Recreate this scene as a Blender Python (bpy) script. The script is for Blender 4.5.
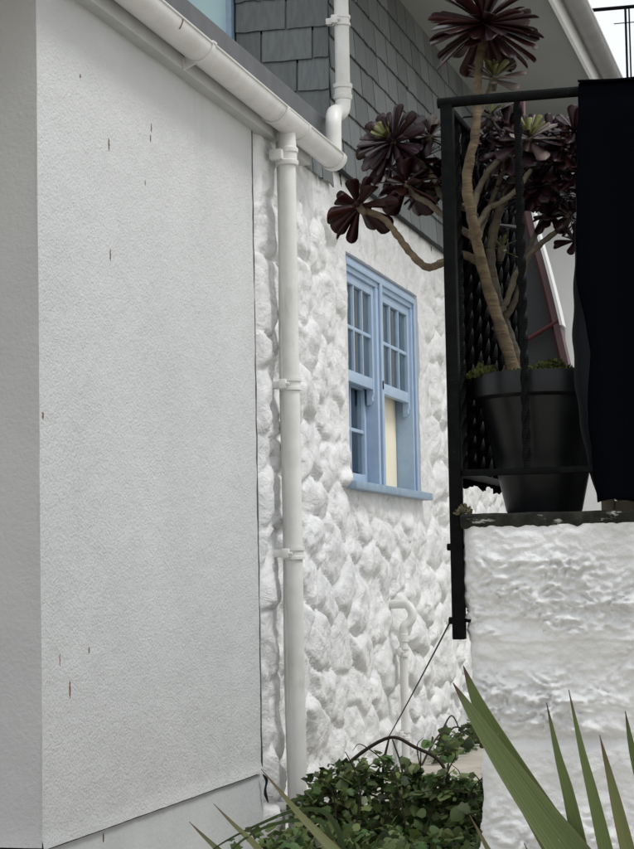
import bpy, math, random
import numpy as np
from mathutils import Vector, Matrix, Euler
random.seed(7); rng = np.random.default_rng(7)
for o in list(bpy.data.objects): bpy.data.objects.remove(o)
S = bpy.context.scene; COL = S.collection

# ------------------------------------------------------------------ camera
cam = bpy.data.cameras.new('camera'); camo = bpy.data.objects.new('camera', cam); COL.objects.link(camo)
S.camera = camo
PITCH, ROLL, YAW = math.radians(4.293), math.radians(-1.058), math.radians(14.639)
fw = Vector((-math.sin(YAW)*math.cos(PITCH), math.cos(YAW)*math.cos(PITCH), math.sin(PITCH)))
rt0 = Vector((math.cos(YAW), math.sin(YAW), 0)); up0 = rt0.cross(fw)
rt = rt0*math.cos(ROLL) + up0*math.sin(ROLL); up = -rt0*math.sin(ROLL) + up0*math.cos(ROLL)
M = Matrix.Identity(4)
for i in range(3):
    M[i][0] = rt[i]; M[i][1] = up[i]; M[i][2] = -fw[i]
M[2][3] = 1.35
camo.matrix_world = M
cam.sensor_fit = 'VERTICAL'; cam.sensor_height = 24; cam.lens = 24*2000/849
cam.clip_start = .05; cam.clip_end = 2000
S.render.resolution_x = 765; S.render.resolution_y = 1024

# ------------------------------------------------------------------ sky, sun, exposure
SUN_EL, SUN_AZ = math.radians(58), math.radians(100)          # azimuth clockwise from +Y
w = bpy.data.worlds.new('World'); S.world = w; w.use_nodes = True
nt = w.node_tree; nt.nodes.clear()
out = nt.nodes.new('ShaderNodeOutputWorld'); bg = nt.nodes.new('ShaderNodeBackground')
sky = nt.nodes.new('ShaderNodeTexSky'); sky.sky_type = 'NISHITA'; sky.sun_disc = False
sky.sun_elevation = SUN_EL; sky.sun_rotation = SUN_AZ; sky.dust_density = 6; sky.air_density = 1.2
tc = nt.nodes.new('ShaderNodeTexCoord'); nz = nt.nodes.new('ShaderNodeTexNoise'); nz.inputs['Scale'].default_value = 2.2; nz.inputs['Detail'].default_value = 5
rp = nt.nodes.new('ShaderNodeValToRGB')
rp.color_ramp.elements[0].position = .3; rp.color_ramp.elements[0].color = (7.6, 7.9, 8.3, 1)
rp.color_ramp.elements[1].position = .7; rp.color_ramp.elements[1].color = (10.6, 10.8, 11.0, 1)
mx = nt.nodes.new('ShaderNodeMix'); mx.data_type = 'RGBA'; mx.inputs[0].default_value = .88
nt.links.new(tc.outputs['Generated'], nz.inputs['Vector']); nt.links.new(nz.outputs['Fac'], rp.inputs['Fac'])
nt.links.new(sky.outputs['Color'], mx.inputs[6]); nt.links.new(rp.outputs['Color'], mx.inputs[7])
nt.links.new(mx.outputs[2], bg.inputs['Color']); bg.inputs['Strength'].default_value = .1
nt.links.new(bg.outputs[0], out.inputs['Surface'])
sl = bpy.data.lights.new('sun', 'SUN'); sl.energy = 1.4; sl.angle = math.radians(16); sl.color = (1, .985, .96)
so = bpy.data.objects.new('sun', sl); COL.objects.link(so)
sd = Vector((math.sin(SUN_AZ)*math.cos(SUN_EL), math.cos(SUN_AZ)*math.cos(SUN_EL), math.sin(SUN_EL)))
so.rotation_euler = sd.to_track_quat('Z', 'Y').to_euler(); so.location = (6, 4, 9)
S.view_settings.view_transform = 'Standard'; S.view_settings.look = 'None'
S.view_settings.exposure = 0.27; S.view_settings.gamma = 1
S.render.engine = 'CYCLES'
S.cycles.max_bounces = 8; S.cycles.diffuse_bounces = 5

# ------------------------------------------------------------------ helpers
def link(o, parent=None):
    COL.objects.link(o)
    if parent is not None:
        o.parent = parent
        o.matrix_parent_inverse = Matrix.Translation(-Vector(parent.get('_w', (0, 0, 0))))
    return o
def thing(name, loc, label, cat, group=None):
    o = bpy.data.objects.new(name, None); o.location = loc; o.empty_display_size = .05; COL.objects.link(o)
    o['_w'] = tuple(loc); return tag(o, label, cat, group)
def tag(o, label, cat=None, group=None, kind=None):
    if label: o['label'] = label
    if cat: o['category'] = cat
    if group: o['group'] = group
    if kind: o['kind'] = kind
    return o
class MB:
    """collects pieces of ONE mesh"""
    def __init__(s): s.v = []; s.f = []
    def add(s, v, f):
        n = len(s.v); s.v += [tuple(map(float, p)) for p in v]; s.f += [tuple(i+n for i in q) for q in f]; return s
    def box(s, a, b, bev=0):
        (x0, y0, z0), (x1, y1, z1) = a, b
        if bev <= 0:
            return s.add([(x0,y0,z0),(x1,y0,z0),(x1,y1,z0),(x0,y1,z0),(x0,y0,z1),(x1,y0,z1),(x1,y1,z1),(x0,y1,z1)],
                  [(3,2,1,0),(4,5,6,7),(0,1,5,4),(1,2,6,5),(2,3,7,6),(3,0,4,7)])
        bev = min(bev, .45*abs(x1-x0), .45*abs(y1-y0), .45*abs(z1-z0))
        import bmesh
        bm = bmesh.new(); bmesh.ops.create_cube(bm, size=1)
        for v in bm.verts:
            v.co = Vector(((x0+x1)/2+v.co.x*(x1-x0), (y0+y1)/2+v.co.y*(y1-y0), (z0+z1)/2+v.co.z*(z1-z0)))
        bmesh.ops.bevel(bm, geom=bm.edges[:], offset=bev, segments=2, affect='EDGES', profile=.6)
        bm.verts.index_update()
        s.add([v.co[:] for v in bm.verts], [[v.index for v in f.verts] for f in bm.faces]); bm.free(); return s
    def tube(s, pts, r, n=12, cap=True, twist=0, sq=False):
        pts = [Vector(p) for p in pts]; m = len(pts)
        rs = r if hasattr(r, '__len__') else [r]*m
        t0 = (pts[1]-pts[0]).normalized(); ref = Vector((0,0,1)) if abs(t0.z) < .9 else Vector((0,1,0))
        nrm = t0.cross(ref).normalized(); vs = []; fs = []
        for i, p in enumerate(pts):
            t = (pts[min(i+1,m-1)]-pts[max(i-1,0)]).normalized()
            nrm = (nrm - t*nrm.dot(t)).normalized(); b = t.cross(nrm)
            for k in range(n):
                a = 2*math.pi*(k+.5)/n + twist*i
                vs.append(p + (nrm*math.cos(a)+b*math.sin(a))*rs[i])
        for i in range(m-1):
            for k in range(n):
                k2 = (k+1) % n
                fs.append((i*n+k, i*n+k2, (i+1)*n+k2, (i+1)*n+k))
        if cap: fs.append(tuple(range(n-1,-1,-1))); fs.append(tuple((m-1)*n+k for k in range(n)))
        return s.add(vs, fs)
    def lathe(s, c, prof, n=40, cap=True):
        vs = []; fs = []
        for r, z in prof:
            for k in range(n):
                a = 2*math.pi*k/n; vs.append((c[0]+r*math.cos(a), c[1]+r*math.sin(a), c[2]+z))
        for i in range(len(prof)-1):
            for k in range(n):
                k2 = (k+1) % n; fs.append((i*n+k, i*n+k2, (i+1)*n+k2, (i+1)*n+k))
        if cap: fs.append(tuple(range(n-1,-1,-1))); fs.append(tuple((len(prof)-1)*n+k for k in range(n)))
        return s.add(vs, fs)
    def build(s, name, mat, parent=None, smooth=None):
        me = bpy.data.meshes.new(name); me.from_pydata(s.v, [], s.f); me.update()
        o = bpy.data.objects.new(name, me)
        if mat: me.materials.append(mat)
        if smooth is not None:
            me.polygons.foreach_set('use_smooth', [True]*len(me.polygons))
            if smooth < 180: me.set_sharp_from_angle(angle=math.radians(smooth))
        return link(o, parent)
def catmull(pts, k=6):
    P = [Vector(p) for p in pts]; P = [P[0]*2-P[1]] + P + [P[-1]*2-P[-2]]; o = []
    for i in range(1, len(P)-2):
        a, b, c, d = P[i-1:i+3]
        for j in range(k):
            t = j/k
            o.append(.5*((2*b)+(c-a)*t+(2*a-5*b+4*c-d)*t*t+(3*b-a-3*c+d)*t**3))
    o.append(P[-2]); return o
def lerpl(v, n):
    return list(np.interp(np.linspace(0, 1, n), np.linspace(0, 1, len(v)), v))
_perm = rng.permutation(512); _perm = np.concatenate([_perm, _perm])
_gr = np.stack([np.cos(np.arange(512)*2.399), np.sin(np.arange(512)*2.399)], 1)
def perlin(x, y):
    xi = np.floor(x).astype(int); yi = np.floor(y).astype(int); xf = x-xi; yf = y-yi
    u = xf**3*(xf*(xf*6-15)+10); v = yf**3*(yf*(yf*6-15)+10)
    def g(i, j):
        h = _perm[(_perm[(xi+i) & 511]+yi+j) & 511]; return _gr[h, 0]*(xf-i)+_gr[h, 1]*(yf-j)
    a = g(0,0)+u*(g(1,0)-g(0,0)); b = g(0,1)+u*(g(1,1)-g(0,1)); return a+v*(b-a)
def fbm(x, y, o=4, lac=2.03, gain=.5):
    r = 0; a = 1
    for i in range(o): r = r+a*perlin(x+17.3*i, y-9.1*i); x = x*lac; y = y*lac; a *= gain
    return r
def sstep(a, b, x):
    t = np.clip((x-a)/(b-a), 0, 1); return t*t*(3-2*t)

# ------------------------------------------------------------------ materials
def mat(name, col, rough=.6, spec=.5, metal=0, var=None, vscale=4, vstretch=(1,1,1), vdetail=5, bump=0, bscale=50, bdetail=4,
        bump2=0, b2scale=8, rand=0, island=0, trans=0, stain=None, stscale=2, ststretch=(1,1,1), stlo=.55, sthi=.75, bstretch=(1,1,1), rvar=0, dist=0, stain2=None, st2scale=20, st2stretch=(1,1,1), st2lo=.6, st2hi=.75):
    m = bpy.data.materials.new(name); m.use_nodes = True; nt = m.node_tree; N = nt.nodes; L = nt.links
    p = N['Principled BSDF']; p.inputs['Roughness'].default_value = rough; p.inputs['Metallic'].default_value = metal
    p.inputs['Specular IOR Level'].default_value = spec
    tc = N.new('ShaderNodeTexCoord')
    def noise(scale, detail, stretch=(1,1,1), rough=.6):
        mp = N.new('ShaderNodeMapping'); mp.inputs['Scale'].default_value = stretch; L.new(tc.outputs['Object'], mp.inputs['Vector'])
        n = N.new('ShaderNodeTexNoise'); n.inputs['Scale'].default_value = scale; n.inputs['Detail'].default_value = detail; n.inputs['Roughness'].default_value = rough; n.inputs['Distortion'].default_value = dist
        L.new(mp.outputs[0], n.inputs['Vector']); return n.outputs['Fac']
    def mixc(fac, a, b, lo=None, hi=None):
        if lo is not None:
            mr = N.new('ShaderNodeMapRange'); mr.inputs['From Min'].default_value = lo; mr.inputs['From Max'].default_value = hi; mr.interpolation_type = 'SMOOTHSTEP'
            L.new(fac, mr.inputs['Value']); fac = mr.outputs[0]
        x = N.new('ShaderNodeMix'); x.data_type = 'RGBA'; L.new(fac, x.inputs[0])
        for i, c in ((6, a), (7, b)):
            if isinstance(c, tuple): x.inputs[i].default_value = (*c, 1)
            else: L.new(c, x.inputs[i])
        return x.outputs[2]
    c = col
    if var: c = mixc(noise(vscale, vdetail, vstretch), col, var, .35, .65)
    if stain: c = mixc(noise(stscale, 6, ststretch, .65), c, stain, stlo, sthi)
    if stain2: c = mixc(noise(st2scale, 6, st2stretch, .6), c, stain2, st2lo, st2hi)
    if rand or island:
        if rand: src = N.new('ShaderNodeObjectInfo').outputs['Random']; amt = rand
        else: src = N.new('ShaderNodeNewGeometry').outputs['Random Per Island']; amt = island
        h = N.new('ShaderNodeHueSaturation'); mr = N.new('ShaderNodeMapRange')
        mr.inputs['To Min'].default_value = 1-amt; mr.inputs['To Max'].default_value = 1+amt; L.new(src, mr.inputs['Value'])
        L.new(mr.outputs[0], h.inputs['Value'])
        mh = N.new('ShaderNodeMapRange'); mh.inputs['To Min'].default_value = .5-amt*.05; mh.inputs['To Max'].default_value = .5+amt*.05
        wn = N.new('ShaderNodeTexWhiteNoise'); wn.noise_dimensions = '1D'; L.new(src, wn.inputs['W']); L.new(wn.outputs['Value'], mh.inputs['Value']); L.new(mh.outputs[0], h.inputs['Hue'])
        if isinstance(c, tuple): h.inputs['Color'].default_value = (*c, 1)
        else: L.new(c, h.inputs['Color'])
        c = h.outputs[0]
    if isinstance(c, tuple): p.inputs['Base Color'].default_value = (*c, 1)
    else: L.new(c, p.inputs['Base Color'])
    if rvar:
        mr = N.new('ShaderNodeMapRange'); mr.inputs['To Min'].default_value = rough-rvar; mr.inputs['To Max'].default_value = rough+rvar
        L.new(noise(vscale*2, 4), mr.inputs['Value']); L.new(mr.outputs[0], p.inputs['Roughness'])
    prev = None
    for st, sc, d in ((bump, bscale, bdetail), (bump2, b2scale, 3)):
        if st:
            b = N.new('ShaderNodeBump'); b.inputs['Strength'].default_value = 1; b.inputs['Distance'].default_value = st
            L.new(noise(sc, d, bstretch), b.inputs['Height'])
            if prev: L.new(prev, b.inputs['Normal'])
            prev = b.outputs[0]
    if prev: L.new(prev, p.inputs['Normal'])
    if trans:
        t = N.new('ShaderNodeBsdfTranslucent'); ms = N.new('ShaderNodeMixShader'); ms.inputs[0].default_value = trans
        if isinstance(c, tuple): t.inputs['Color'].default_value = (*c, 1)
        else: L.new(c, t.inputs['Color'])
        o = N['Material Output']; L.new(p.outputs[0], ms.inputs[1]); L.new(t.outputs[0], ms.inputs[2]); L.new(ms.outputs[0], o.inputs['Surface'])
    return m
m_render = mat('stucco_paint', (.60,.613,.614), .75, .3, var=(.56,.572,.574), vscale=1.6, bump=.005, bscale=115, bdetail=5, bump2=.004, b2scale=30, stain=(.51,.525,.525), stscale=1.6, ststretch=(1,3,.35), stlo=.52, sthi=.8)
m_front_shade = mat('stucco_front_shade', (.42,.425,.425), .78, .3, var=(.385,.39,.395), vscale=2, bump=.0035, bscale=70, bdetail=5)  # darker than the side stucco: the front wall's shade is put into its colour
m_plinth = mat('plinth_paint', (.56,.58,.585), .7, .35, var=(.5,.52,.53), vscale=3, bump=.0022, bscale=60)
m_stone = mat('whitewash_stone', (.73,.735,.735), .55, .35, var=(.60,.61,.61), vscale=6, vstretch=(1,.6,1), bump=.006, bscale=22, bdetail=7, bump2=.010, b2scale=6, stain=(.31,.315,.305), stscale=6, ststretch=(1,.55,1), stlo=.55, sthi=.80, dist=1.6, stain2=(.42,.425,.415), st2scale=20, st2stretch=(1,.5,1), st2lo=.55, st2hi=.78, bstretch=(1,.6,1))
m_rough = mat('whitewash_rough', (.72,.727,.724), .55, .35, var=(.61,.617,.615), vscale=5, bump=.005, bscale=60, bdetail=7, bump2=.003, b2scale=24, stain=(.3,.3,.28), stscale=7, ststretch=(.6,1,1.4), stlo=.62, sthi=.85, stain2=(.1,.1,.09), st2scale=45, st2lo=.70, st2hi=.78)
m_reveal = mat('reveal_paint', (.74,.745,.75), .65, .3, var=(.68,.69,.7), vscale=6, bump=.002, bscale=30)
m_upvc = mat('white_upvc', (.70,.70,.68), .4, .45, var=(.62,.62,.59), vscale=7, stain=(.42,.41,.37), stscale=5, ststretch=(1.5,.6,.5), stlo=.55, sthi=.85, rvar=.08, stain2=(.3,.28,.24), st2scale=40, st2stretch=(1,1,.4), st2lo=.66, st2hi=.78)
m_upvc_grey = mat('grey_upvc', (.2,.2,.2), .45, .4, var=(.17,.17,.17), vscale=6)
m_fascia = mat('fascia_paint', (.52,.53,.52), .55, .4, var=(.46,.47,.46), vscale=5)
m_slate = mat('slate', (.136,.151,.15), .45, .5, var=(.10,.112,.112), vscale=9, vstretch=(1,1,.5), bump=.0012, bscale=40, bdetail=6, rand=.3)
m_dark = mat('dark_backing', (.02,.022,.025), .8, .2)
m_lead = mat('lead_trim', (.1,.105,.112), .6, .4, var=(.08,.085,.09), vscale=8)
m_blue = mat('blue_paint', (.37,.48,.62), .45, .4, var=(.33,.44,.58), vscale=12, stain=(.44,.52,.6), stscale=6, ststretch=(1,1,.4), stlo=.55, sthi=.8, bump=.0012, bscale=50, stain2=(.2,.24,.3), st2scale=38, st2stretch=(1,1,.5), st2lo=.68, st2hi=.76)
m_sill = mat('sill_paint', (.25,.35,.46), .5, .4, var=(.21,.29,.37), vscale=14, bump=.001, bscale=50)
m_white = mat('white_paint', (.72,.73,.73), .5, .4, var=(.68,.69,.69), vscale=3)
m_cream = mat('cream_blind', (.80,.75,.60), .8, .2, var=(.76,.71,.56), vscale=5)
m_curtain = mat('net_curtain', (.72,.71,.68), .9, .1, var=(.4,.4,.39), vscale=14, vstretch=(1,4,.3))
def glassmat(name, tint, rough=.03, alpha=.35):
    m = bpy.data.materials.new(name); m.use_nodes = True; N = m.node_tree.nodes; L = m.node_tree.links
    g = N.new('ShaderNodeBsdfGlossy'); g.inputs['Roughness'].default_value = rough; g.inputs['Color'].default_value = (.9,.93,.95,1)
    t = N.new('ShaderNodeBsdfTransparent'); t.inputs['Color'].default_value = (*tint, 1)
    fr = N.new('ShaderNodeFresnel'); fr.inputs['IOR'].default_value = 1.5
    mxn = N.new('ShaderNodeMixShader'); L.new(fr.outputs[0], mxn.inputs[0]); L.new(t.outputs[0], mxn.inputs[1]); L.new(g.outputs[0], mxn.inputs[2])
    L.new(mxn.outputs[0], N['Material Output'].inputs['Surface']); return m
m_glass = glassmat('window_glass', (.75,.8,.8))
m_pane_blue = mat('pale_blue_glazing', (.36,.55,.64), .12, .6, var=(.44,.62,.6), vscale=3)
m_iron = mat('black_iron', (.0015,.0017,.002), .55, .07, var=(.0035,.004,.0042), vscale=30, bump=.0012, bscale=90, stain=(.05,.05,.05), stscale=45, stlo=.66, sthi=.8)
m_cloth = mat('navy_cloth', (.0024,.0027,.0042), 1, .0, bump=.0008, bscale=260)
m_cloth_in = mat('cloth_lining', (.02,.022,.025), 1, .0, bump=.0008, bscale=200)
m_net = mat('black_netting', (.0025,.0025,.003), 1, .0, bump=.003, bscale=60)
m_pot = mat('black_plastic', (.004,.0045,.006), .36, .28, var=(.007,.008,.009), vscale=10, rvar=.1, stain=(.04,.04,.036), stscale=7, ststretch=(1,1,.4), stlo=.62, sthi=.85)
m_soil = mat('soil', (.03,.022,.015), .95, .1, bump=.006, bscale=50)
m_moss = mat('moss', (.05,.058,.018), .9, .1, island=.5)
m_slab = mat('dark_slab', (.012,.013,.011), .85, .2, var=(.028,.03,.022), vscale=22, bump=.010, bscale=40, bdetail=6, stain=(.32,.33,.29), stscale=30, ststretch=(.5,1,1.6), stlo=.585, sthi=.66)
m_bark = mat('stem_bark', (.155,.118,.07), .75, .2, var=(.085,.066,.042), vscale=30, vstretch=(.6,.6,1.6), bump=.004, bscale=60, bstretch=(.5,.5,2.5), stain=(.21,.175,.12), stscale=26, stlo=.58, sthi=.75)
m_barkp = mat('stem_pale', (.16,.14,.10), .75, .2, var=(.10,.085,.06), vscale=30, vstretch=(.6,.6,1.6), bump=.0035, bscale=60, bstretch=(.5,.5,2.5))
m_leafd = mat('leaf_dark', (.014,.0032,.0042), .4, .25, var=(.024,.0055,.007), vscale=14, rand=.3)
m_leafr = mat('leaf_red', (.026,.005,.006), .4, .25, var=(.04,.010,.009), vscale=14, rand=.35)
m_leafp = mat('leaf_purple', (.034,.014,.021), .42, .35, var=(.05,.027,.032), vscale=16, rand=.35)
m_leafg = mat('leaf_green', (.15,.20,.055), .45, .4, var=(.17,.15,.06), vscale=12, rand=.3)
m_leafm = mat('leaf_mauve', (.2,.13,.15), .5, .4, var=(.17,.15,.10), vscale=12, rand=.3)
m_leafo = mat('leaf_rust', (.085,.032,.018), .45, .4, var=(.06,.02,.02), vscale=12, rand=.3)
def swordmat(name, c1, c2, edge, tip, tiplen):
    m = bpy.data.materials.new(name); m.use_nodes = True; N = m.node_tree.nodes; L = m.node_tree.links; p = N['Principled BSDF']
    p.inputs['Roughness'].default_value = .45; p.inputs['Specular IOR Level'].default_value = .35
    a = N.new('ShaderNodeAttribute'); a.attribute_name = 'along'; sp = N.new('ShaderNodeSeparateXYZ'); L.new(a.outputs['Vector'], sp.inputs[0])
    def mix(fac, x, y):
        q = N.new('ShaderNodeMix'); q.data_type = 'RGBA'; L.new(fac, q.inputs[0])
        for i, c in ((6, x), (7, y)):
            if isinstance(c, tuple): q.inputs[i].default_value = (*c, 1)
            else: L.new(c, q.inputs[i])
        return q.outputs[2]
    def rng_(v, lo, hi):
        r = N.new('ShaderNodeMapRange'); r.interpolation_type = 'SMOOTHSTEP'; r.inputs['From Min'].default_value = lo; r.inputs['From Max'].default_value = hi; L.new(v, r.inputs['Value']); return r.outputs[0]
    def noise(vec, sc, det, st):
        mp = N.new('ShaderNodeMapping'); mp.inputs['Scale'].default_value = st; L.new(vec, mp.inputs[0]); n = N.new('ShaderNodeTexNoise'); n.inputs['Scale'].default_value = sc; n.inputs['Detail'].default_value = det; L.new(mp.outputs[0], n.inputs['Vector']); return n.outputs['Fac']
    streak = noise(a.outputs['Vector'], 1, 4, (26, 1.5, 0)); c = mix(rng_(streak, .3, .7), c1, c2)
    tc = N.new('ShaderNodeTexCoord'); sp2 = noise(tc.outputs['Object'], 150, 2, (1,1,.5)); c = mix(rng_(sp2, .68, .78), c, (.2,.22,.13))
    ab = N.new('ShaderNodeMath'); ab.operation = 'ABSOLUTE'; L.new(sp.outputs['Z'], ab.inputs[0]); c = mix(rng_(ab.outputs[0], .40, .5), c, edge)
    ad = N.new('ShaderNodeMath'); ad.operation = 'MULTIPLY_ADD'; L.new(streak, ad.inputs[0]); ad.inputs[1].default_value = -.08; L.new(sp.outputs['Y'], ad.inputs[2])
    tp = rng_(ad.outputs[0], -.02, tiplen); c = mix(tp, tip, c)
    oi = N.new('ShaderNodeObjectInfo'); hs = N.new('ShaderNodeHueSaturation'); r = N.new('ShaderNodeMapRange'); r.inputs['To Min'].default_value = .8; r.inputs['To Max'].default_value = 1.2
    L.new(oi.outputs['Random'], r.inputs['Value']); L.new(r.outputs[0], hs.inputs['Value']); L.new(c, hs.inputs['Color']); c = hs.outputs[0]
    L.new(c, p.inputs['Base Color'])
    b = N.new('ShaderNodeBump'); b.inputs['Distance'].default_value = .0012; L.new(streak, b.inputs['Height']); L.new(b.outputs[0], p.inputs['Normal'])
    t = N.new('ShaderNodeBsdfTranslucent'); ms = N.new('ShaderNodeMixShader'); ms.inputs[0].default_value = .15; L.new(c, t.inputs['Color'])
    L.new(p.outputs[0], ms.inputs[1]); L.new(t.outputs[0], ms.inputs[2]); L.new(ms.outputs[0], N['Material Output'].inputs['Surface']); return m
m_sword = swordmat('sword_leaf', (.125,.165,.05), (.085,.12,.036), (.15,.16,.065), (.09,.055,.03), .06)
m_swordb = swordmat('sword_brown', (.15,.165,.06), (.09,.115,.04), (.19,.11,.05), (.13,.085,.045), .22)
m_swordd = swordmat('strap_dark', (.04,.062,.018), (.024,.04,.012), (.05,.06,.02), (.04,.055,.02), .1)
m_swordd.node_tree.nodes['Principled BSDF'].inputs['Specular IOR Level'].default_value = .12
m_bush = mat('bush_leaf', (.065,.10,.03), .55, .3, island=.8, trans=.25)
m_bush2 = mat('bush_leaf_pale', (.13,.17,.06), .5, .4, island=.4, trans=.2)
m_stem = mat('bush_stem', (.035,.025,.018), .8, .2)
m_flower = mat('pale_petals', (.7,.7,.68), .7, .2, island=.1)
m_concrete = mat('ground_concrete', (.46,.43,.37), .85, .2, var=(.37,.34,.29), vscale=1.3, bump=.004, bscale=30, stain=(.2,.18,.15), stscale=2.5, stlo=.55, sthi=.8)
m_maroon = mat('maroon_paint', (.07,.012,.018), .5, .3, var=(.055,.01,.014), vscale=8)
m_mauve = mat('faded_maroon', (.12,.075,.08), .6, .3, var=(.09,.055,.06), vscale=8)
m_grey = mat('dark_grey_panel', (.032,.034,.036), .6, .3, var=(.027,.029,.031), vscale=3)
m_soffit = mat('soffit_paint', (.24,.25,.245), .7, .3, var=(.22,.23,.225), vscale=1.5)
m_wood = mat('grey_timber', (.19,.16,.12), .8, .2, var=(.13,.11,.085), vscale=10, vstretch=(1,1,.2))
m_wire = mat('wire', (.03,.03,.03), .6, .4)
m_rust = mat('rust', (.14,.07,.04), .9, .1, var=(.24,.16,.12), vscale=70)
m_rustsoft = mat('rust_wash', (.36,.3,.24), .9, .1)

# ------------------------------------------------------------------ ground
gx = np.concatenate([[-400,-60,-12], np.arange(-6, 6.1, .5), [12,60,400]]); gy = np.concatenate([[-400,-60,-8], np.arange(-2, 16.1, .5), [30,80,400]])
b = MB(); vs = []
for y in gy:
    for x in gx:
        z = .2+.16*float(sstep(6.6, 9.2, np.array(y)))+(.012*float(perlin(np.array(x*1.1), np.array(y*.9))) if abs(x) < 7 else 0)
        vs.append((x, y, z))
nx = len(gx); b.add(vs, [(j*nx+i, j*nx+i+1, (j+1)*nx+i+1, (j+1)*nx+i) for j in range(len(gy)-1) for i in range(nx-1)])
tag(b.build('ground', m_concrete, None, 180), None, None, None, 'structure')

# ================================================================== rendered extension (left)
W = -2.25
ext = thing('rendered_extension', (-4.2, 6.5, .2), 'pale grey textured render extension with white gutter, at the left', 'building')
def grid_wall(name, P, n1, n2, m, parent):
    b = MB(); b.add([P(i/n1, j/n2) for j in range(n2+1) for i in range(n1+1)],
                    [(j*(n1+1)+i, j*(n1+1)+i+1, (j+1)*(n1+1)+i+1, (j+1)*(n1+1)+i) for j in range(n2) for i in range(n1)])
    return b.build(name, m, parent, 180)
# side panel with a softly uneven face and a proud drip edge at its foot
def stucco(name, a0, a1, z0, z1, fn, m, step=.02, amp=.0035, lip=False):
    na = int((a1-a0)/step); nz = int((z1-z0)/step)
    A, Z = np.meshgrid(np.linspace(a0, a1, na+1), np.linspace(z0, z1, nz+1))
    h = amp*fbm(A*2.2, Z*2.2, 3)+.0022*fbm(A*14+5, Z*14, 3)
    if lip: h = h+.007*(1-sstep(z0, z0+.045, Z))+.002*fbm(A*9, Z*0+3.3, 2)*(1-sstep(z0, z0+.06, Z))
    b = MB(); b.v = [tuple(fn(a, z, hh)) for a, z, hh in zip(A.ravel().tolist(), Z.ravel().tolist(), h.ravel().tolist())]
    b.f = [(j*(na+1)+i, j*(na+1)+i+1, (j+1)*(na+1)+i+1, (j+1)*(na+1)+i) for j in range(nz) for i in range(na)]
    return b, na, nz
b, na, nz = stucco('side', 5.41, 7.648, .578, 3.19, lambda a, z, h: (W+h, a+.003*math.sin(z*7)*(a < 5.43), z), m_render, lip=True)
n0 = len(b.v)                                        # fold the drip edge and the free end back
b.v += [(W-.06, b.v[i][1], b.v[i][2]+.004) for i in range(na+1)]; b.f += [(n0+i, n0+i+1, i+1, i) for i in range(na)]
n1 = len(b.v); col_ = [j*(na+1)+na for j in range(nz+1)]
b.v += [(W-.07, b.v[k][1], b.v[k][2]) for k in col_]; b.f += [(col_[j], n1+j, n1+j+1, col_[j+1]) for j in range(nz)]
side = b.build('rendered_wall', m_render, ext, 50)
b, na, nz = stucco('front', -5.2, W+.002, .584, 3.19, lambda a, z, h: (a, 5.41-h, z), m_front_shade, .03, lip=True)
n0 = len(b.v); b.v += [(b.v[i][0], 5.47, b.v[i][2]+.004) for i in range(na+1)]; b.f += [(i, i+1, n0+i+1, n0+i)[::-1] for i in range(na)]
front = b.build('rendered_wall', m_front_shade, ext, 50)
b, na, nz = stucco('pl', 5.416, 7.69, .05, .5705, lambda a, z, h: (W-.007+h*.6, a, z), m_plinth, .03)
plinth = b.build('plinth', m_plinth, ext, 50)
b, na, nz = stucco('pl', -5.2, W-.006, .05, .5765, lambda a, z, h: (a, 5.417-h*.6, z), m_plinth, .05)
b.build('plinth', m_plinth, ext, 50)
MB().box((-5.2, 5.46, .0), (W-.05, 7.62, 3.3)).build('core', m_dark, ext)
# dark sealed joint beside the panel's far end
b = MB(); b.tube([(W-.001+.001*math.sin(i*1.7), 7.655+.002*math.sin(i*2.3), z) for i, z in enumerate(np.linspace(.6, 3.15, 40))], .0038, 8); b.build('sealant_joint', m_lead, ext, 180)
b = MB(); b.tube(catmull([(W+.012, 7.63, .57), (W+.018, 7.655, .545), (W+.01, 7.66, .50), (W+.016, 7.68, .455)], 5), lerpl([.003, .007, .004, .007, .002], 16), 7); b.build('torn_sealant', m_dark, ext, 180)
# rust marks: flat flakes let into the render
def flake(y, z, hgt, wid, m, off):
    off = .0008+float(.0035*fbm(np.array(y*2.2), np.array(z*2.2), 3)+.0022*fbm(np.array(y*14+5), np.array(z*14), 3))+(0 if z > .6 else -.006)
    b = MB(); n = 9; vs = []
    for i in range(n):
        t = i/(n-1); ww = wid*(math.sin(math.pi*min(1, t*1.02))**.6+.04)*(1+.35*math.sin(i*2.7+y*31)); zz = z+hgt*(.5-t)
        vs += [(W+off, y-ww/2+.001*math.sin(i*1.9), zz), (W+off, y+ww/2+.001*math.sin(i*1.9), zz), (W+off-.02, y, zz)]
    b.add(vs, [(3*i, 3*i+3, 3*i+4, 3*i+1) for i in range(n-1)]+[(3*i, 3*i+2, 3*i+5, 3*i+3) for i in range(n-1)]+[(3*i+1, 3*i+4, 3*i+5, 3*i+2) for i in range(n-1)])
    b.build('rust_mark', m, side)
for y, z, hh, ww in [(6.428,2.893,.035,.009),(6.416,2.855,.028,.010),(6.016,2.75,.042,.013),(6.014,2.39,.04,.010),(5.765,2.916,.014,.012),(5.443,1.831,.03,.014),
                     (5.635,1.02,.055,.012),(5.558,1.113,.05,.005),(5.794,1.132,.022,.008),(6.36,2.69,.02,.006),(5.914,.548,.028,.008)]:
    flake(y, z, hh, ww*.95, m_rust, .0075 if z > .6 else -.009)
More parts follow.
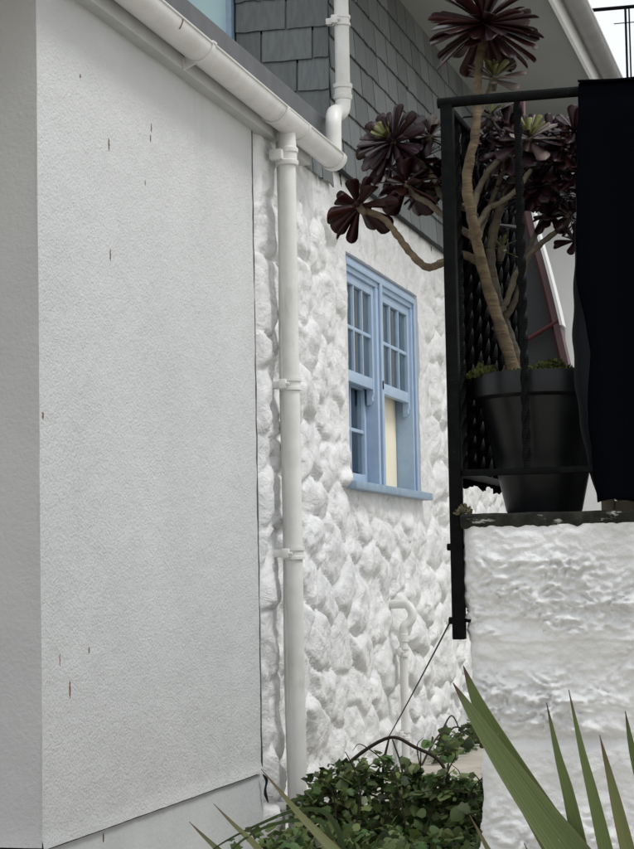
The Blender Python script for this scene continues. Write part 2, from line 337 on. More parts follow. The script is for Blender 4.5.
# eaves
MB().box((-5.2, 4.35, 3.145), (-2.2, 8.40, 3.30), .004).build('fascia', m_fascia, ext)
MB().box((-5.2, 4.34, 3.30), (-2.205, 8.93, 3.42), .006).build('roof_edge', m_lead, ext)
MB().box((-5.2, 4.35, 3.42), (-2.4, 8.93, 3.435)).build('roof', m_lead, ext)
def gz(y): return 3.236-.006*(y-5)
GX = -2.145
def arc_shell(y0, y1, r0, r1, a0=178, a1=362, n=18, seg=1):
    b = MB(); vs = []; A = [math.radians(a0+(a1-a0)*i/n) for i in range(n+1)]
    ys = [y0+(y1-y0)*k/seg for k in range(seg+1)]; m = n+1
    for y in ys:
        for r in (r1, r0):
            vs += [(GX+r*math.cos(a), y, gz(y)+r*math.sin(a)) for a in A]
    fs = []
    for k in range(seg):
        o = k*2*m; q = o+2*m
        for i in range(n):
            fs.append((o+i, o+i+1, q+i+1, q+i)); fs.append((o+m+i+1, o+m+i, q+m+i, q+m+i+1))
        fs.append((o, q, q+m, o+m)); fs.append((o+n, o+m+n, q+m+n, q+n))
    for i in range(n):
        fs.append((i, m+i, m+i+1, i+1)); q = seg*2*m; fs.append((q+i, q+i+1, q+m+i+1, q+m+i))
    return b.add(vs, fs)
gut = arc_shell(4.3, 8.56, .053, .0575, seg=16).build('gutter', m_upvc, ext, 40)
b = MB(); b.tube([(GX+.0585, y, gz(y)+.002) for y in np.linspace(4.3, 8.56, 12)], .005, 8); b.build('gutter_lip', m_upvc, gut, 180)
for y in (5.35, 6.62):
    bb = arc_shell(y, y+.03, .058, .063); bb.box((GX-.07, y, gz(y)-.075), (GX-.045, y+.03, gz(y)+.0)); bb.tube([(GX+.062, y, gz(y)+.004), (GX+.062, y+.03, gz(y)+.004)], .007, 8)
    bb.add([(GX-.055, y+.012, gz(y)-.085), (GX+.03, y+.012, gz(y)-.05), (GX-.055, y+.012, gz(y)-.02), (GX-.055, y+.019, gz(y)-.085), (GX+.03, y+.019, gz(y)-.05), (GX-.055, y+.019, gz(y)-.02)], [(0,1,2),(5,4,3),(0,3,4,1),(1,4,5,2),(2,5,3,0)])
    bb.build('gutter_bracket', m_upvc, gut, 40)
for y in (7.60, 7.94): arc_shell(y, y+.03, .058, .064).build('outlet_collar', m_upvc, gut, 40)
arc_shell(7.63, 7.94, .0578, .0605).build('running_outlet', m_upvc, gut, 40)
for y, dy, r in ((8.53, .035, .064), (8.585, .012, .062)): arc_shell(y, y+dy, .050, r).build('stop_end', m_upvc, gut, 40)
b = MB(); A = [math.radians(180+180*i/18) for i in range(19)]
b.add([(GX+.06*math.cos(a), 8.59, gz(8.59)+.06*math.sin(a)) for a in A]+[(GX+.06*math.cos(a), 8.60, gz(8.6)+.06*math.sin(a)) for a in A], [tuple(range(19)), tuple(range(37, 18, -1))]+[(i, i+1, i+20, i+19) for i in range(18)])
b.build('end_cap', m_upvc, gut, 40)
b = MB(); b.tube([(GX+.058*math.cos(a), 6.3+.004*math.sin(a*3), gz(6.3)+.058*math.sin(a)) for a in np.radians(np.linspace(-38, 2, 7))], .003, 6); b.build('rust_mark', m_rust, gut)

# ------------------------------------------------------------------ downpipes
def clip(parent, x, y, z, R, wallx, m=m_upvc, wide=.05):
    b = MB()
    b.lathe((x, y, z), [(R+.001,-.024),(R+.008,-.024),(R+.008,-.012),(R+.003,-.010),(R+.003,.010),(R+.008,.012),(R+.008,.024),(R+.001,.024)], 28, False)
    for s in (-1, 1): b.box((x-R-.004, y+s*(R+.008)-.016, z-.020), (x-R*.2, y+s*(R+.008)+.016, z+.020), .007)
    b.box((wallx, y-R*.6, z-.015), (x-R+.004, y+R*.6, z+.015), .004)
    b.tube([(x-R*.2-.002, y-R-.016, z), (x-R*.2+.012, y-R-.016, z)], .007, 8)
    return b.build('pipe_clip', m, parent, 35)
PX, PY, PR = -2.152, 7.835, .0345
b = MB(); b.tube([(PX, PY, z) for z in np.linspace(.2, 3.10, 20)], PR, 28); dp = b.build('downpipe', m_upvc, ext, 60)
b = MB(); b.lathe((PX, PY, 3.03), [(PR+.001,0),(PR+.010,0),(PR+.012,.006),(PR+.012,.018),(PR+.006,.022),(PR+.006,.05),(PR+.011,.054),(PR+.011,.07),(PR+.004,.076),(PR+.001,.12),(PR-.001,.16)], 30, False); b.build('pipe_socket', m_upvc, dp, 40)
for s in (-1,): MB().box((PX-.06, PY+s*(PR+.016)-.02, 3.045), (PX-.004, PY+s*(PR+.016)+.02, 3.09), .01).build('socket_lug', m_upvc, dp, 40)
for z in (2.125, 1.437, .425): clip(dp, PX, PY, z, PR, W-.03)
b = MB(); b.tube([(-2.205+.003*math.sin(z*5), 7.885+.004*math.sin(z*3.1), z) for z in np.linspace(.25, 3.14, 30)], .0095, 10); b.build('conduit', m_upvc, ext, 180)

# ================================================================== stone cottage
cot = thing('stone_cottage', (-4.0, 10.6, .2), 'whitewashed rubble stone cottage with slate hung upper storey and blue window', 'building')
Y0, Y1, Z0, Z1 = 7.652, 13.98, .1, 3.30
ny = 318; nzg = 258
ys = np.linspace(Y0, Y1, ny+1); zs = np.linspace(Z0, Z1, nzg+1)
HY0, HY1, HZ0, HZ1 = 9.29, 10.96, 1.775, 2.905
def snap(a, v): i = int(np.argmin(abs(a-v))); a[i] = v; return i
iy0, iy1, iz0, iz1 = snap(ys, HY0), snap(ys, HY1), snap(zs, HZ0), snap(zs, HZ1)
YY, ZZ = np.meshgrid(ys, zs)
seeds = []; z = Z0-.1; row = 0
while z < Z1+.2:
    hrow = rng.uniform(.18, .27); y = Y0-.4+rng.uniform(0, .3)
    while y < Y1+.4:
        wd = rng.uniform(.24, .55); seeds.append((y+wd/2+rng.uniform(-.03,.03), z+hrow/2+rng.uniform(-.06,.06))); y += wd
    z += hrow; row += 1
seeds = np.array(seeds); ns = len(seeds)
wy = YY+.13*fbm(YY*2.3+3, ZZ*3.1, 3); wz = ZZ+.10*fbm(YY*2.1-7, ZZ*3.3+11, 3)+.12*np.sin(YY*1.3)
pts = np.stack([wy.ravel(), wz.ravel()], 1)
d1 = np.full(len(pts), 9.); d2 = np.full(len(pts), 9.); cell = np.zeros(len(pts), int)
for k, (sy, sz) in enumerate(seeds):
    d = np.sqrt(((pts[:,0]-sy)/1.5)**2+(pts[:,1]-sz)**2)
    c1 = d < d1; d2 = np.where(c1, d1, np.minimum(d2, d)); cell = np.where(c1, k, cell); d1 = np.where(c1, d, d1)
e = np.clip((d2-d1)/.13, 0, 1).reshape(YY.shape); cell = cell.reshape(YY.shape)
amp = rng.uniform(.010, .036, ns); ty = rng.uniform(-.09, .09, ns); tz = rng.uniform(-.14, .08, ns)
dy = YY-seeds[cell, 0]; dz = ZZ-seeds[cell, 1]
prof = 1-(1-e)**2.2
h = prof*(amp[cell]+ty[cell]*dy+tz[cell]*dz)-.011*(1-np.clip((d2-d1).reshape(YY.shape)/.045, 0, 1))**1.5*.6
q1 = fbm(YY*4+1, ZZ*6, 2); q2 = fbm(YY*4-5, ZZ*6+8, 2)
h = h+.022*fbm(YY*3+2, ZZ*5, 2)+.011*np.abs(fbm(YY*4.5+1.1*q1, ZZ*8+1.1*q2, 2))+.0075*fbm(YY*8+1.6*q2, ZZ*13+1.6*q1, 3)+.0014*fbm(YY*26, ZZ*38, 2)
# plastered-flat zones: round the window (not its near side), a band under the slates, beside the render panel
dR = np.maximum(np.maximum(YY-HY1, HY0-.02-YY), 0); 
dZ = np.maximum(np.maximum(ZZ-HZ1, HZ0-ZZ), 0)
near = np.sqrt((np.where(YY > HY1, (YY-HY1)/1.7, np.where(YY < HY0, (HY0-YY)*2.6, 0)))**2+(dZ*1.25)**2)
flat = sstep(.06, .30, near+.07*fbm(YY*4, ZZ*4, 2))
top = 1-.85*sstep(2.92, 3.08, ZZ+.06*fbm(YY*2, ZZ*2+9, 2))*sstep(8.2, 8.6, YY)
endm = .35+.65*sstep(7.68, 7.80, YY)
mask = np.minimum(flat, top)*endm
h = h*(.13+.87*mask)-.012*(YY < HY0+.01)*0
h = np.minimum(h, .02+.10*sstep(7.86, 7.93, YY)+.08*(1-sstep(7.75, 7.80, YY)))   # keep clear of the pipe
h = np.where(YY < 7.70, np.minimum(h, .0), h)
X = W-.018+h+.022*sstep(7.69, 7.73, YY)*(1-sstep(8.2, 9.0, YY))
V = np.stack([X, YY, ZZ], -1)
dY = np.gradient(X, axis=1)/np.gradient(YY, axis=1); dZz = np.gradient(X, axis=0)/np.gradient(ZZ, axis=0)
Nn = np.stack([np.ones_like(X), -dY, -dZz], -1); Nn /= np.linalg.norm(Nn, axis=-1, keepdims=True)
cf = cell[:-1,:-1]; same = (cf == cell[1:,:-1]) & (cf == cell[:-1,1:]) & (cf == cell[1:,1:])
ef = np.minimum(np.minimum(e[:-1,:-1], e[1:,:-1]), np.minimum(e[:-1,1:], e[1:,1:]))
mf = (mask[:-1,:-1] > .3) & same & (ef > .10)
hole = np.zeros_like(mf); hole[iz0:iz1, iy0:iy1] = True
fid = np.where(hole, -2, np.where(mf, cf, -1))
nyy = ny+1; Vf = V.reshape(-1,3); Nf = Nn.reshape(-1,3)
def patch(name, sel, parent, m):
    jj, ii = np.nonzero(sel); a = jj*nyy+ii
    q = np.stack([a, a+1, a+1+nyy, a+nyy], 1); u, inv = np.unique(q, return_inverse=True); q = inv.reshape(-1,4)
    me = bpy.data.meshes.new(name); me.from_pydata(Vf[u].tolist(), [], q.tolist()); me.materials.append(m)
    me.polygons.foreach_set('use_smooth', [True]*len(me.polygons)); me.update()
    me.normals_split_custom_set_from_vertices([tuple(n) for n in Nf[u].tolist()])
    return link(bpy.data.objects.new(name, me), parent)
skin = patch('stone_wall', fid == -1, cot, m_stone)
skin['_w'] = (0,0,0)
for k in np.unique(fid[fid >= 0]):
    sel = fid == k
    if sel.sum() < 14:
        continue
    st = patch('stone', sel, None, m_stone); st.parent = skin
lost = np.zeros_like(mf)
for k in np.unique(fid[fid >= 0]):
    sel = fid == k
    if sel.sum() < 14: lost |= sel
if lost.any(): o = patch('mortar', lost, None, m_stone); o.parent = skin
b = MB()
def rev(idx):
    n = len(b.v); vv = [Vf[i] for i in idx]; L_ = len(idx)
    b.v += [tuple(map(float, v)) for v in vv]+[(-2.42, float(v[1]), float(v[2])) for v in vv]
    b.f += [(n+i, n+i+1, n+L_+i+1, n+L_+i) for i in range(L_-1)]
rev([iz0*nyy+i for i in range(iy0, iy1+1)]); rev([iz1*nyy+i for i in range(iy0, iy1+1)])
rev([j*nyy+iy0 for j in range(iz0, iz1+1)]); rev([j*nyy+iy1 for j in range(iz0, iz1+1)])
b.build('window_reveal', m_reveal, cot, 180)
for a, c in (((-6, 7.7, .0), (W-.19, HY0, 3.15)), ((-6, HY1, .0), (W-.19, 13.98, 3.15)), ((-6, HY0, .0), (W-.19, HY1, HZ0)), ((-6, HY0, HZ1), (W-.19, HY1, 3.15)), ((-6, HY0, 1.6), (-3.2, HY1, 3.0))):
    MB().box(a, c).build('wall_core', m_dark, cot)

# ------------------------------------------------------------------ blue sash window
FX = -2.285                                          # face of the frame
wy0, wy1, wz0, wz1 = HY0-.02, HY1-.005, HZ0+.02, HZ1-.005
win = MB()
win.box((FX-.12, wy0, wz1-.075), (FX, wy1, wz1), .005); win.box((FX-.12, wy0, wz0), (FX, wy0+.075, wz1-.0755), .005); win.box((FX-.12, wy1-.085, wz0), (FX, wy1, wz1-.0755), .005)
MY0, MY1 = 10.0, 10.15
win.box((FX-.12, MY0, wz0), (FX, MY1, wz1-.0755), .005)
win = win.build('blue_window', m_blue, cot, 40); win['_w'] = (0,0,0)
def sub(bm, name, m, parent=None, sm=40):
    o = bm.build(name, m, None, sm); o.parent = parent or win; return o
# cover beads
for y0, y1 in ((wy0+.02, wy0+.05), (MY0+.05, MY1-.05), (wy1-.055, wy1-.02)): sub(MB().box((FX+.0005, y0, wz0), (FX+.013, y1, wz1-.02), .004), 'bead', m_blue)
sub(MB().box((FX+.0006, wy0+.055, wz1-.05), (FX+.014, wy1-.06, wz1-.02), .004), 'bead', m_blue)
zm = 2.31
def sash(y0, y1, z0, z1, x, rows, horns, cols=3):
    t = .045; b = MB(); th = .036
    b.box((x-th, y0, z0), (x, y0+t, z1), .003); b.box((x-th, y1-t, z0), (x, y1, z1), .003)
    b.box((x-th+.001, y0+t, z1-t), (x-.001, y1-t, z1-.001), .003); b.box((x-th+.001, y0+t, z0+.001), (x-.001, y1-t, z0+t+.012), .003)
    iy0, iy1, iz0_, iz1_ = y0+t, y1-t, z0+t+.012, z1-t
    for k in range(1, cols): yy = iy0+(iy1-iy0)*k/cols; b.box((x-th+.006, yy-.009, iz0_), (x-.004, yy+.009, iz1_), .003)
    for k in range(1, rows): zz = iz0_+(iz1_-iz0_)*k/rows; b.box((x-th+.005, iy0, zz-.009), (x-.005, iy1, zz+.009), .003)
    if horns:
        for yy in (y0, y1-t):
            b.add([(x-xx, yy+w_, z0-zz) for w_ in (0, t) for xx, zz in ((0,0),(.0,.025),(.008,.04),(.006,.055),(.02,.075),(.034,.078),(.034,0))],
                  [(0,1,2,3,4,5,6), (13,12,11,10,9,8,7)]+[(i, i+7, (i+1)%7+7, (i+1)%7) for i in range(7)])
    sub(b, 'sash', m_blue)
    for r in range(rows):
        for c in range(cols):
            ya = iy0+(iy1-iy0)*c/cols+.008; yb = iy0+(iy1-iy0)*(c+1)/cols-.008; za = iz0_+(iz1_-iz0_)*r/rows+.008; zb = iz0_+(iz1_-iz0_)*(r+1)/rows-.008
            sub(MB().box((x-.022, ya, za), (x-.018, yb, zb)), 'pane', m_glass)
UZ0, UZ1 = zm-.02, wz1-.076
for (a, c) in ((wy0+.075, MY0), (MY1, wy1-.085)):
    sash(a+.002, c-.002, UZ0, UZ1, FX-.014, 2, True)
sash(wy0+.077, MY0-.002, wz0+.002, zm+.025, FX-.062, 2, False, 2)
# the far light: lower sash pushed up, cream blind behind
sash(MY1+.002, wy1-.087, zm-.0, wz1-.08, FX-.062, 2, False)
sub(MB().box((FX-.104, MY1+.01, wz0+.01), (FX-.099, wy1-.09, zm+.02)), 'blind', m_cream)
def curtain(y0, y1, z0, z1, x):
    b = MB(); n = 60; vs = []
    for z in (z0, z1): vs += [(x+.012*math.sin(i*1.1)+.006*math.sin(i*2.7), y0+(y1-y0)*i/n, z) for i in range(n+1)]
    b.add(vs, [(i, i+1, n+2+i, n+1+i) for i in range(n)]); sub(b, 'net_curtain', m_curtain, sm=180)
curtain(wy0+.08, MY0-.01, wz0+.01, wz1-.08, FX-.13); curtain(MY1+.01, wy1-.09, zm, wz1-.08, FX-.13)
sub(MB().box((FX-.06, 9.17, 1.752), (-2.205, 10.985, 1.792), .008), 'window_sill', m_sill)
sub(MB().box((FX-.02, 10.055, 2.30), (FX+.018, 10.07, 2.345), .004), 'catch', m_dark)

# ------------------------------------------------------------------ slate hanging
def slate_mesh(k):
    r = random.Random(k); n = 5; th = .007; b = MB(); low = [(-.5+i/n, r.uniform(-.0025, .002)+(r.uniform(-.008,.0) if r.random() < .12 else 0)) for i in range(n+1)]
    top = [(-.5+i/n, .29) for i in range(n+1)]; vs = []
    for P in (low, top):
        for u, v in P: vs.append((u, v, .022*(1-v/.29)+.001))
    for P in (low, top):
        for u, v in P: vs.append((u, v, .022*(1-v/.29)+.001+th))
    m = n+1
    fs = [(2*m+i, 2*m+i+1, 3*m+i+1, 3*m+i) for i in range(n)]+[(i, 2*m+i, 2*m+i+1, i+1)[::-1] for i in range(n)]
    fs += [(0, m, 3*m, 2*m), (n, 2*m+n, 3*m+n, m+n)]
    b.add(vs, fs); me = bpy.data.meshes.new('slate'); me.from_pydata(b.v, [], b.f); me.materials.append(m_slate); me.update(); return me
SL = [slate_mesh(k) for k in range(10)]
def hang(back, origin, u, n, length, z0, courses, wmean, start=0, gauge=.152):
    u = Vector(u); n = Vector(n); o = Vector(origin)
    for c in range(courses):
        x = start(c) if callable(start) else start
        first = True
        while x < length-.02:
            wd = wmean*random.uniform(.85, 1.15)
            if first and c % 2: wd *= .5
            first = False; wd = min(wd, length-x)
            if length-x-wd < .06: wd = length-x
            s = bpy.data.objects.new('slate', random.choice(SL)); COL.objects.link(s); s.parent = back
            p = o+u*(x+wd/2); Mx = Matrix.Identity(4); ang = random.uniform(-.0035, .0035)
            uu = u*math.cos(ang)+Vector((0,0,1))*math.sin(ang); vv = n.cross(uu)
            off = random.uniform(0, .002)
            for i in range(3):
                Mx[i][0] = uu[i]*(wd-.010); Mx[i][1] = vv[i]; Mx[i][2] = n[i]; Mx[i][3] = p[i]+n[i]*off
            Mx[2][3] = z0+c*gauge+random.uniform(-.002, .002)
            s.matrix_basis = Mx; x += wd
hb = MB().box((-6, 8.99, 3.17), (W-.02, 13.98, 4.6)).build('slate_hung_wall', m_dark, cot); hb['_w'] = (0,0,0)
# side: only the band under the gutter starts nearer than the corner
hang(hb, (W-.02, 8.97, 0), (0,1,0), (1,0,0), 4.95, 3.275, 8, .255)
hang(hb, (W-.02, 8.42, 0), (0,1,0), (1,0,0), .55, 3.16, 1, .2)
MB().box((-5, 8.40, 3.14), (W-.021, 8.985, 3.30)).build('wall_core', m_dark, cot)
hang(hb, (W-.46, 8.99, 0), (1,0,0), (0,-1,0), .46+.001, 3.32, 8, .28)
MB().tube([(W+.006, 8.95, 3.262), (W+.006, 13.95, 3.262)], .012, 8).build('drip_batten', m_dark, cot, 180)
# upper window in the face towards the camera
uw = MB(); uw.box((W-2.0, 8.93, 3.30), (W-.466, 9.03, 3.40), .006); uw.box((W-.495, 8.93, 3.4005), (W-.466, 9.03, 4.5), .006); uw.box((W-2.0, 8.93, 3.4005), (W-1.93, 9.03, 4.5), .006); uw.box((W-1.28, 8.935, 3.4005), (W-1.22, 9.03, 4.5), .006)
uw = uw.build('upper_window', m_sill, cot, 40); uw['_w'] = (0,0,0)
for x0, x1 in ((W-1.22, W-.495), (W-1.93, W-1.28)): sub(MB().box((x0, 8.965, 3.4), (x1, 8.975, 4.5)), 'pane', m_pane_blue, uw)
# eaves of the main roof
MB().box((-6, 8.7, 4.50), (-1.455, 13.95, 4.53)).build('soffit', m_soffit, cot)
MB().box((-1.454, 8.7, 4.47), (-1.43, 14.3, 4.66), .003).build('fascia', m_white, cot)
b = MB(); A = [math.radians(180+180*i/14) for i in range(15)]
for y in (8.7, 14.3): b.v += [(-1.365+.062*math.cos(a), y, 4.60+.062*math.sin(a)) for a in A]+[(-1.365+.057*math.cos(a), y, 4.60+.057*math.sin(a)) for a in A[::-1]]
b.f = [(i, i+1, 31+i, 30+i) for i in range(29)]+[(29, 0, 30, 59), tuple(range(29, -1, -1)), tuple(range(30, 60))]
eg = b.build('gutter', m_upvc_grey, cot, 40); eg['_w'] = (0,0,0)
sub(MB().tube([(-1.302, 8.7, 4.604), (-1.302, 14.3, 4.604)], .007, 8), 'gutter_lip', m_white, eg, 180)
MB().add([(-1.42, 8.6, 4.68), (-1.42, 14.3, 4.68), (-6, 14.3, 6.6), (-6, 8.6, 6.6), (-1.42, 8.6, 4.72), (-1.42, 14.3, 4.72), (-6, 14.3, 6.66), (-6, 8.6, 6.66)], [(3,2,1,0),(4,5,6,7),(0,1,5,4),(1,2,6,5),(2,3,7,6),(3,0,4,7)]).build('roof', m_lead, cot)
# upper downpipe emptying into the lower gutter
ux, uy = -2.178, 8.93
b = MB(); b.tube([(ux, uy, z) for z in np.linspace(3.56, 4.58, 8)], .0345, 26); up_ = b.build('downpipe', m_upvc, cot, 60); up_['_w'] = (0,0,0)
path = catmull([(ux, uy, 3.60), (ux, uy, 3.555), (ux+.004, uy-.035, 3.505), (ux+.012, uy-.13, 3.465), (ux+.028, uy-.275, 3.43), (ux+.033, uy-.325, 3.385), (ux+.034, uy-.335, 3.33), (ux+.034, uy-.335, 3.235)], 6)
sub(MB().tube(path, .0365, 24), 'swan_neck', m_upvc, up_, 60)
sub(MB().lathe((ux, uy, 3.555), [(.036,0),(.042,.002),(.044,.012),(.044,.022),(.040,.026),(.040,.052),(.045,.056),(.045,.074),(.036,.08)], 28, False), 'pipe_socket', m_upvc, up_)
clip(up_, ux, uy, 3.93, .0345, W+.0).parent = up_
# small waste pipe low on the wall
wx, wyp = -2.185, 10.03
b = MB(); b.tube([(wx, wyp, z) for z in np.linspace(.3, 1.06, 10)], .0205, 20); wp = b.build('waste_pipe', m_upvc, cot, 60); wp['_w'] = (0,0,0)
path = catmull([(-2.30, 10.10, 1.19), (-2.20, 10.08, 1.192), (-2.165, 10.06, 1.185), (-2.142, 10.05, 1.155), (-2.14, 10.045, 1.125), (-2.155, 10.04, 1.098), (-2.18, wyp, 1.075), (wx, wyp, 1.04)], 6)
sub(MB().tube(path, .023, 18), 'elbow', m_upvc, wp, 60)
sub(MB().lathe((wx, wyp, 1.0), [(.0205,0),(.026,.002),(.026,.04),(.0205,.044)], 22, False), 'pipe_socket', m_upvc, wp)
for z in (.95, .53): clip(wp, wx, wyp, z, .0205, W-.04).parent = wp

# ================================================================== white house across the end
end = thing('white_house', (-.6, 14.6, .3), 'white house wall across the far end, behind the railing', 'building')
MB().box((-2.6, 14.0, .1), (1.2, 17.0, 4.36)).build('wall', m_white, end)
MB().box((-2.3, 13.96, 4.365), (.9, 14.3, 4.50), .004).build('fascia', m_soffit, end)
ew = MB(); ew.box((-2.0, 13.955, 4.12), (.6, 14.0, 4.19), .004); ew.box((-2.0, 13.955, 3.78), (.6, 14.0, 3.84), .004)
for x in (-2.0, -1.5, -1.0, -.5, 0, .54): ew.box((x, 13.957, 3.841), (x+.06, 14.0, 4.119), .003)
ew = ew.build('window', m_white, end, 40); ew['_w'] = (0,0,0)
MB().box((-2.0, 13.985, 4.191), (.6, 13.999, 4.36)).build('transom_light', m_grey, end)
for x in (-1.94, -1.44, -.94, -.44, .06): sub(MB().box((x, 13.98, 3.841), (x+.44 if x < 0 else .54, 13.99, 4.119)), 'pane', m_grey, ew)
for x in (-2.02, -1.87): MB().box((x, 13.97, .2), (x+.035, 13.999, 3.1), .004).build('cover_strip', m_soffit, end)

# distant house with a roof terrace rail, against the sky
far = thing('distant_house', (-1, 24, .2), 'distant pale flat roofed house behind the dark cloth', 'building')
MB().box((-2.7, 23.0, .1), (4, 27, 6.55)).build('wall', m_white, far); MB().box((-2.75, 22.9, 6.55), (4.1, 27.1, 6.75), .01).build('parapet', m_soffit, far)
rr = thing('roof_railing', (0, 23.1, 6.75), 'thin metal roof terrace railing against the white sky', 'railing')
MB().tube([(-2.66, 23.1, 7.885), (3.8, 23.1, 7.885)], .022, 8).build('handrail', m_iron, rr, 60)
MB().tube([(-2.36, 23.1, 7.70), (3.8, 23.1, 7.70)], .006, 6).build('cable', m_iron, rr, 60)
for x in (-2.205, -.6, 1.0, 2.6): MB().box((x-.028, 23.07, 6.75), (x-.006, 23.13, 7.87)).box((x+.018, 23.07, 6.75), (x+.032, 23.13, 7.87)).build('post', m_iron if x > 0 else m_iron, rr)

# ================================================================== terrace wall on the right
ter = thing('terrace_wall', (.3, 6.5, .2), 'rough whitewashed terrace retaining wall with a dark mossy coping slab', 'wall')
us = np.concatenate([np.linspace(-.30, -.03, 14), np.linspace(-.02, .62, 190), np.linspace(.63, 1.7, 80)]); zt = np.linspace(.05, 1.458, 360)
U, Z = np.meshgrid(us, zt)
xe = np.interp(Z, [.05,.7,.80,.93,1.05,1.12,1.2,1.35,1.463], [-.84,-.846,-.842,-.836,-.853,-.862,-.866,-.870,-.868])+.004*fbm(Z*14, Z*0+2, 3)
band = np.interp(Z+.012*fbm(U*5, Z*2, 2), [.05,.6,.70,.78,.83,.86,.955,.98,1.12,1.14,1.19,1.215,1.36,1.39,1.47], [.9,.9,.8,.4,.3,.3,.4,1,1,.4,.3,1,.9,.25,.15])
patchy = .35+.65*sstep(-.25, .2, fbm(U*4+1, Z*5+3, 2))
wx_ = U+.03*fbm(U*8, Z*8, 2); wz_ = Z+.02*fbm(U*7+4, Z*9, 2); lump = np.sqrt(fbm(wx_*19+3, wz_*31+1, 2)**2+.0025); lump2 = np.sqrt(fbm(wx_*36, wz_*56+5, 2)**2+.004)
hh = .022*fbm(U*2.2, Z*3+7, 2)+band*patchy*(.046*lump+.026*lump2+.030*np.abs(fbm(wx_*8+9, wz_*13+2, 2)))+.0035*fbm(U*24, Z*30, 3)+.006*fbm(U*9, Z*14, 2)
hh = hh+.012*np.exp(-((Z-1.165-.02*np.sin(U*6))/.03)**2)-.010*np.exp(-((Z-.955)/.012)**2)
hh = hh+.010*np.exp(-((Z-.90)/.05)**2)-.007*sstep(1.385+.01*np.sin(U*5), 1.38+.01*np.sin(U*5), Z)*0
for cz, ph, a in ((1.375, .3, .02), (1.185, 2.1, .018)):                     # hairline plaster edges
    ln = cz+a*fbm(U*4+ph, U*0+ph, 3); hh = hh+.006*sstep(-.004, .004, Z-ln)
s = U-0.0; r = .03
fx = np.where(U > r, xe+U, np.where(U > -r*.57, xe+r-r*np.cos(np.clip((U+r*.57)/(r*1.57), 0, 1)*math.pi/2), xe))
fy = np.where(U > r, 4.70, np.where(U > -r*.57, 4.70+r-r*np.sin(np.clip((U+r*.57)/(r*1.57), 0, 1)*math.pi/2), 4.73+(-U-r*.57)))
fade = sstep(-.02, .03, U)
PXs = fx-hh*(1-fade)*.5; PYs = fy-hh*fade+.0
b = MB(); b.v = np.stack([PXs, PYs, Z], -1).reshape(-1,3).tolist(); nu = len(us)
b.f = [(j*nu+i, j*nu+i+1, (j+1)*nu+i+1, (j+1)*nu+i) for j in range(len(zt)-1) for i in range(nu-1)]
b.build('wall_face', m_rough, ter, 180)
MB().box((-.80, 4.80, .05), (1.65, 9.5, 1.462)).build('wall_core', m_reveal, ter)
# coping slab with a ragged lower lip
nx_ = 420; xs_ = np.linspace(-.874, 1.7, nx_); prof = []
lo = 1.454+.008*fbm(xs_*36, xs_*0, 3)-.006*np.abs(fbm(xs_*11, xs_*0+4, 2)); hi = 1.487+.003*fbm(xs_*9, xs_*0+8, 3); fr = 4.672+.006*fbm(xs_*14, xs_*0+6, 3)
b = MB()
for i in range(nx_):
    x = xs_[i]; b.v += [(x, 5.6, lo[i]), (x, fr[i]+.012, lo[i]-.001), (x, fr[i]+.002, lo[i]+.006), (x, fr[i], hi[i]-.006), (x, fr[i]+.006, hi[i]), (x, 5.6, 1.487)]
b.f = [(i*6+k, (i+1)*6+k, (i+1)*6+(k+1) % 6, i*6+(k+1) % 6) for i in range(nx_-1) for k in range(6)]+[(0,1,2,3,4,5)]
b.build('coping_slab', m_slab, ter, 50)
MB().box((-.86, 5.6, 1.463), (1.65, 9.5, 1.486)).build('terrace_floor', m_concrete, ter)

# ------------------------------------------------------------------ railing
rail = thing('iron_railing', (-.885, 4.715, 1.19), 'black wrought iron railing with twisted bars on the terrace wall', 'railing')
RX, RY = -.8905, 4.715
MB().box((RX-.015, RY-.015, 1.19), (RX+.015, RY+.015, 2.482), .003).build('post', m_iron, rail, 40)
b = MB(); b.tube(catmull([(RX-.022, RY-.004, 2.486), (-.8, RY-.004, 2.4875), (-.55, RY-.004, 2.4885), (.2, RY-.004, 2.491), (1.6, RY-.004, 2.494)], 8), .013, 10); b.build('top_rail', m_iron, rail, 50)
MB().box((RX+.0155, RY-.007, 1.578), (1.6, RY+.009, 1.594), .003).build('bottom_rail', m_iron, rail, 40)
def bar(x, y, z0, z1):
    n = 150; b = MB(); b.tube([(x, y, z0+(z1-z0)*i/n) for i in range(n+1)], .0108, 4, True, twist=.2); return b.build('twisted_bar', m_iron, rail)
for x in (-.718, -.545, -.37, -.2, -.03, .14, .31, .48, .65, .82, .99): bar(x, RY, 1.594, 2.478)
# side return
MB().box((RX-.012, RY+.016, 2.462), (RX+.012, 5.75, 2.48), .003).build('side_top_rail', m_iron, rail, 40)
MB().box((RX-.008, RY+.016, 1.580), (RX+.008, 5.75, 1.596), .003).build('side_bottom_rail', m_iron, rail, 40)
for y in (4.83, 4.95, 5.07, 5.19, 5.31, 5.43, 5.55, 5.67): bar(RX, y, 1.596, 2.462)
MB().box((RX-.013, 5.75, 1.486), (RX+.013, 5.776, 2.482), .003).build('post', m_iron, rail, 40)
for z in (1.41, 1.235):
    MB().tube([(RX-.016, RY-.002, z), (RX+.03, RY-.002, z)], .005, 8).build('bolt', m_iron, rail, 50)
    MB().tube([(RX-.024, RY-.002, z), (RX-.014, RY-.002, z)], .0085, 6).build('bolt_head', m_iron, rail, 50)

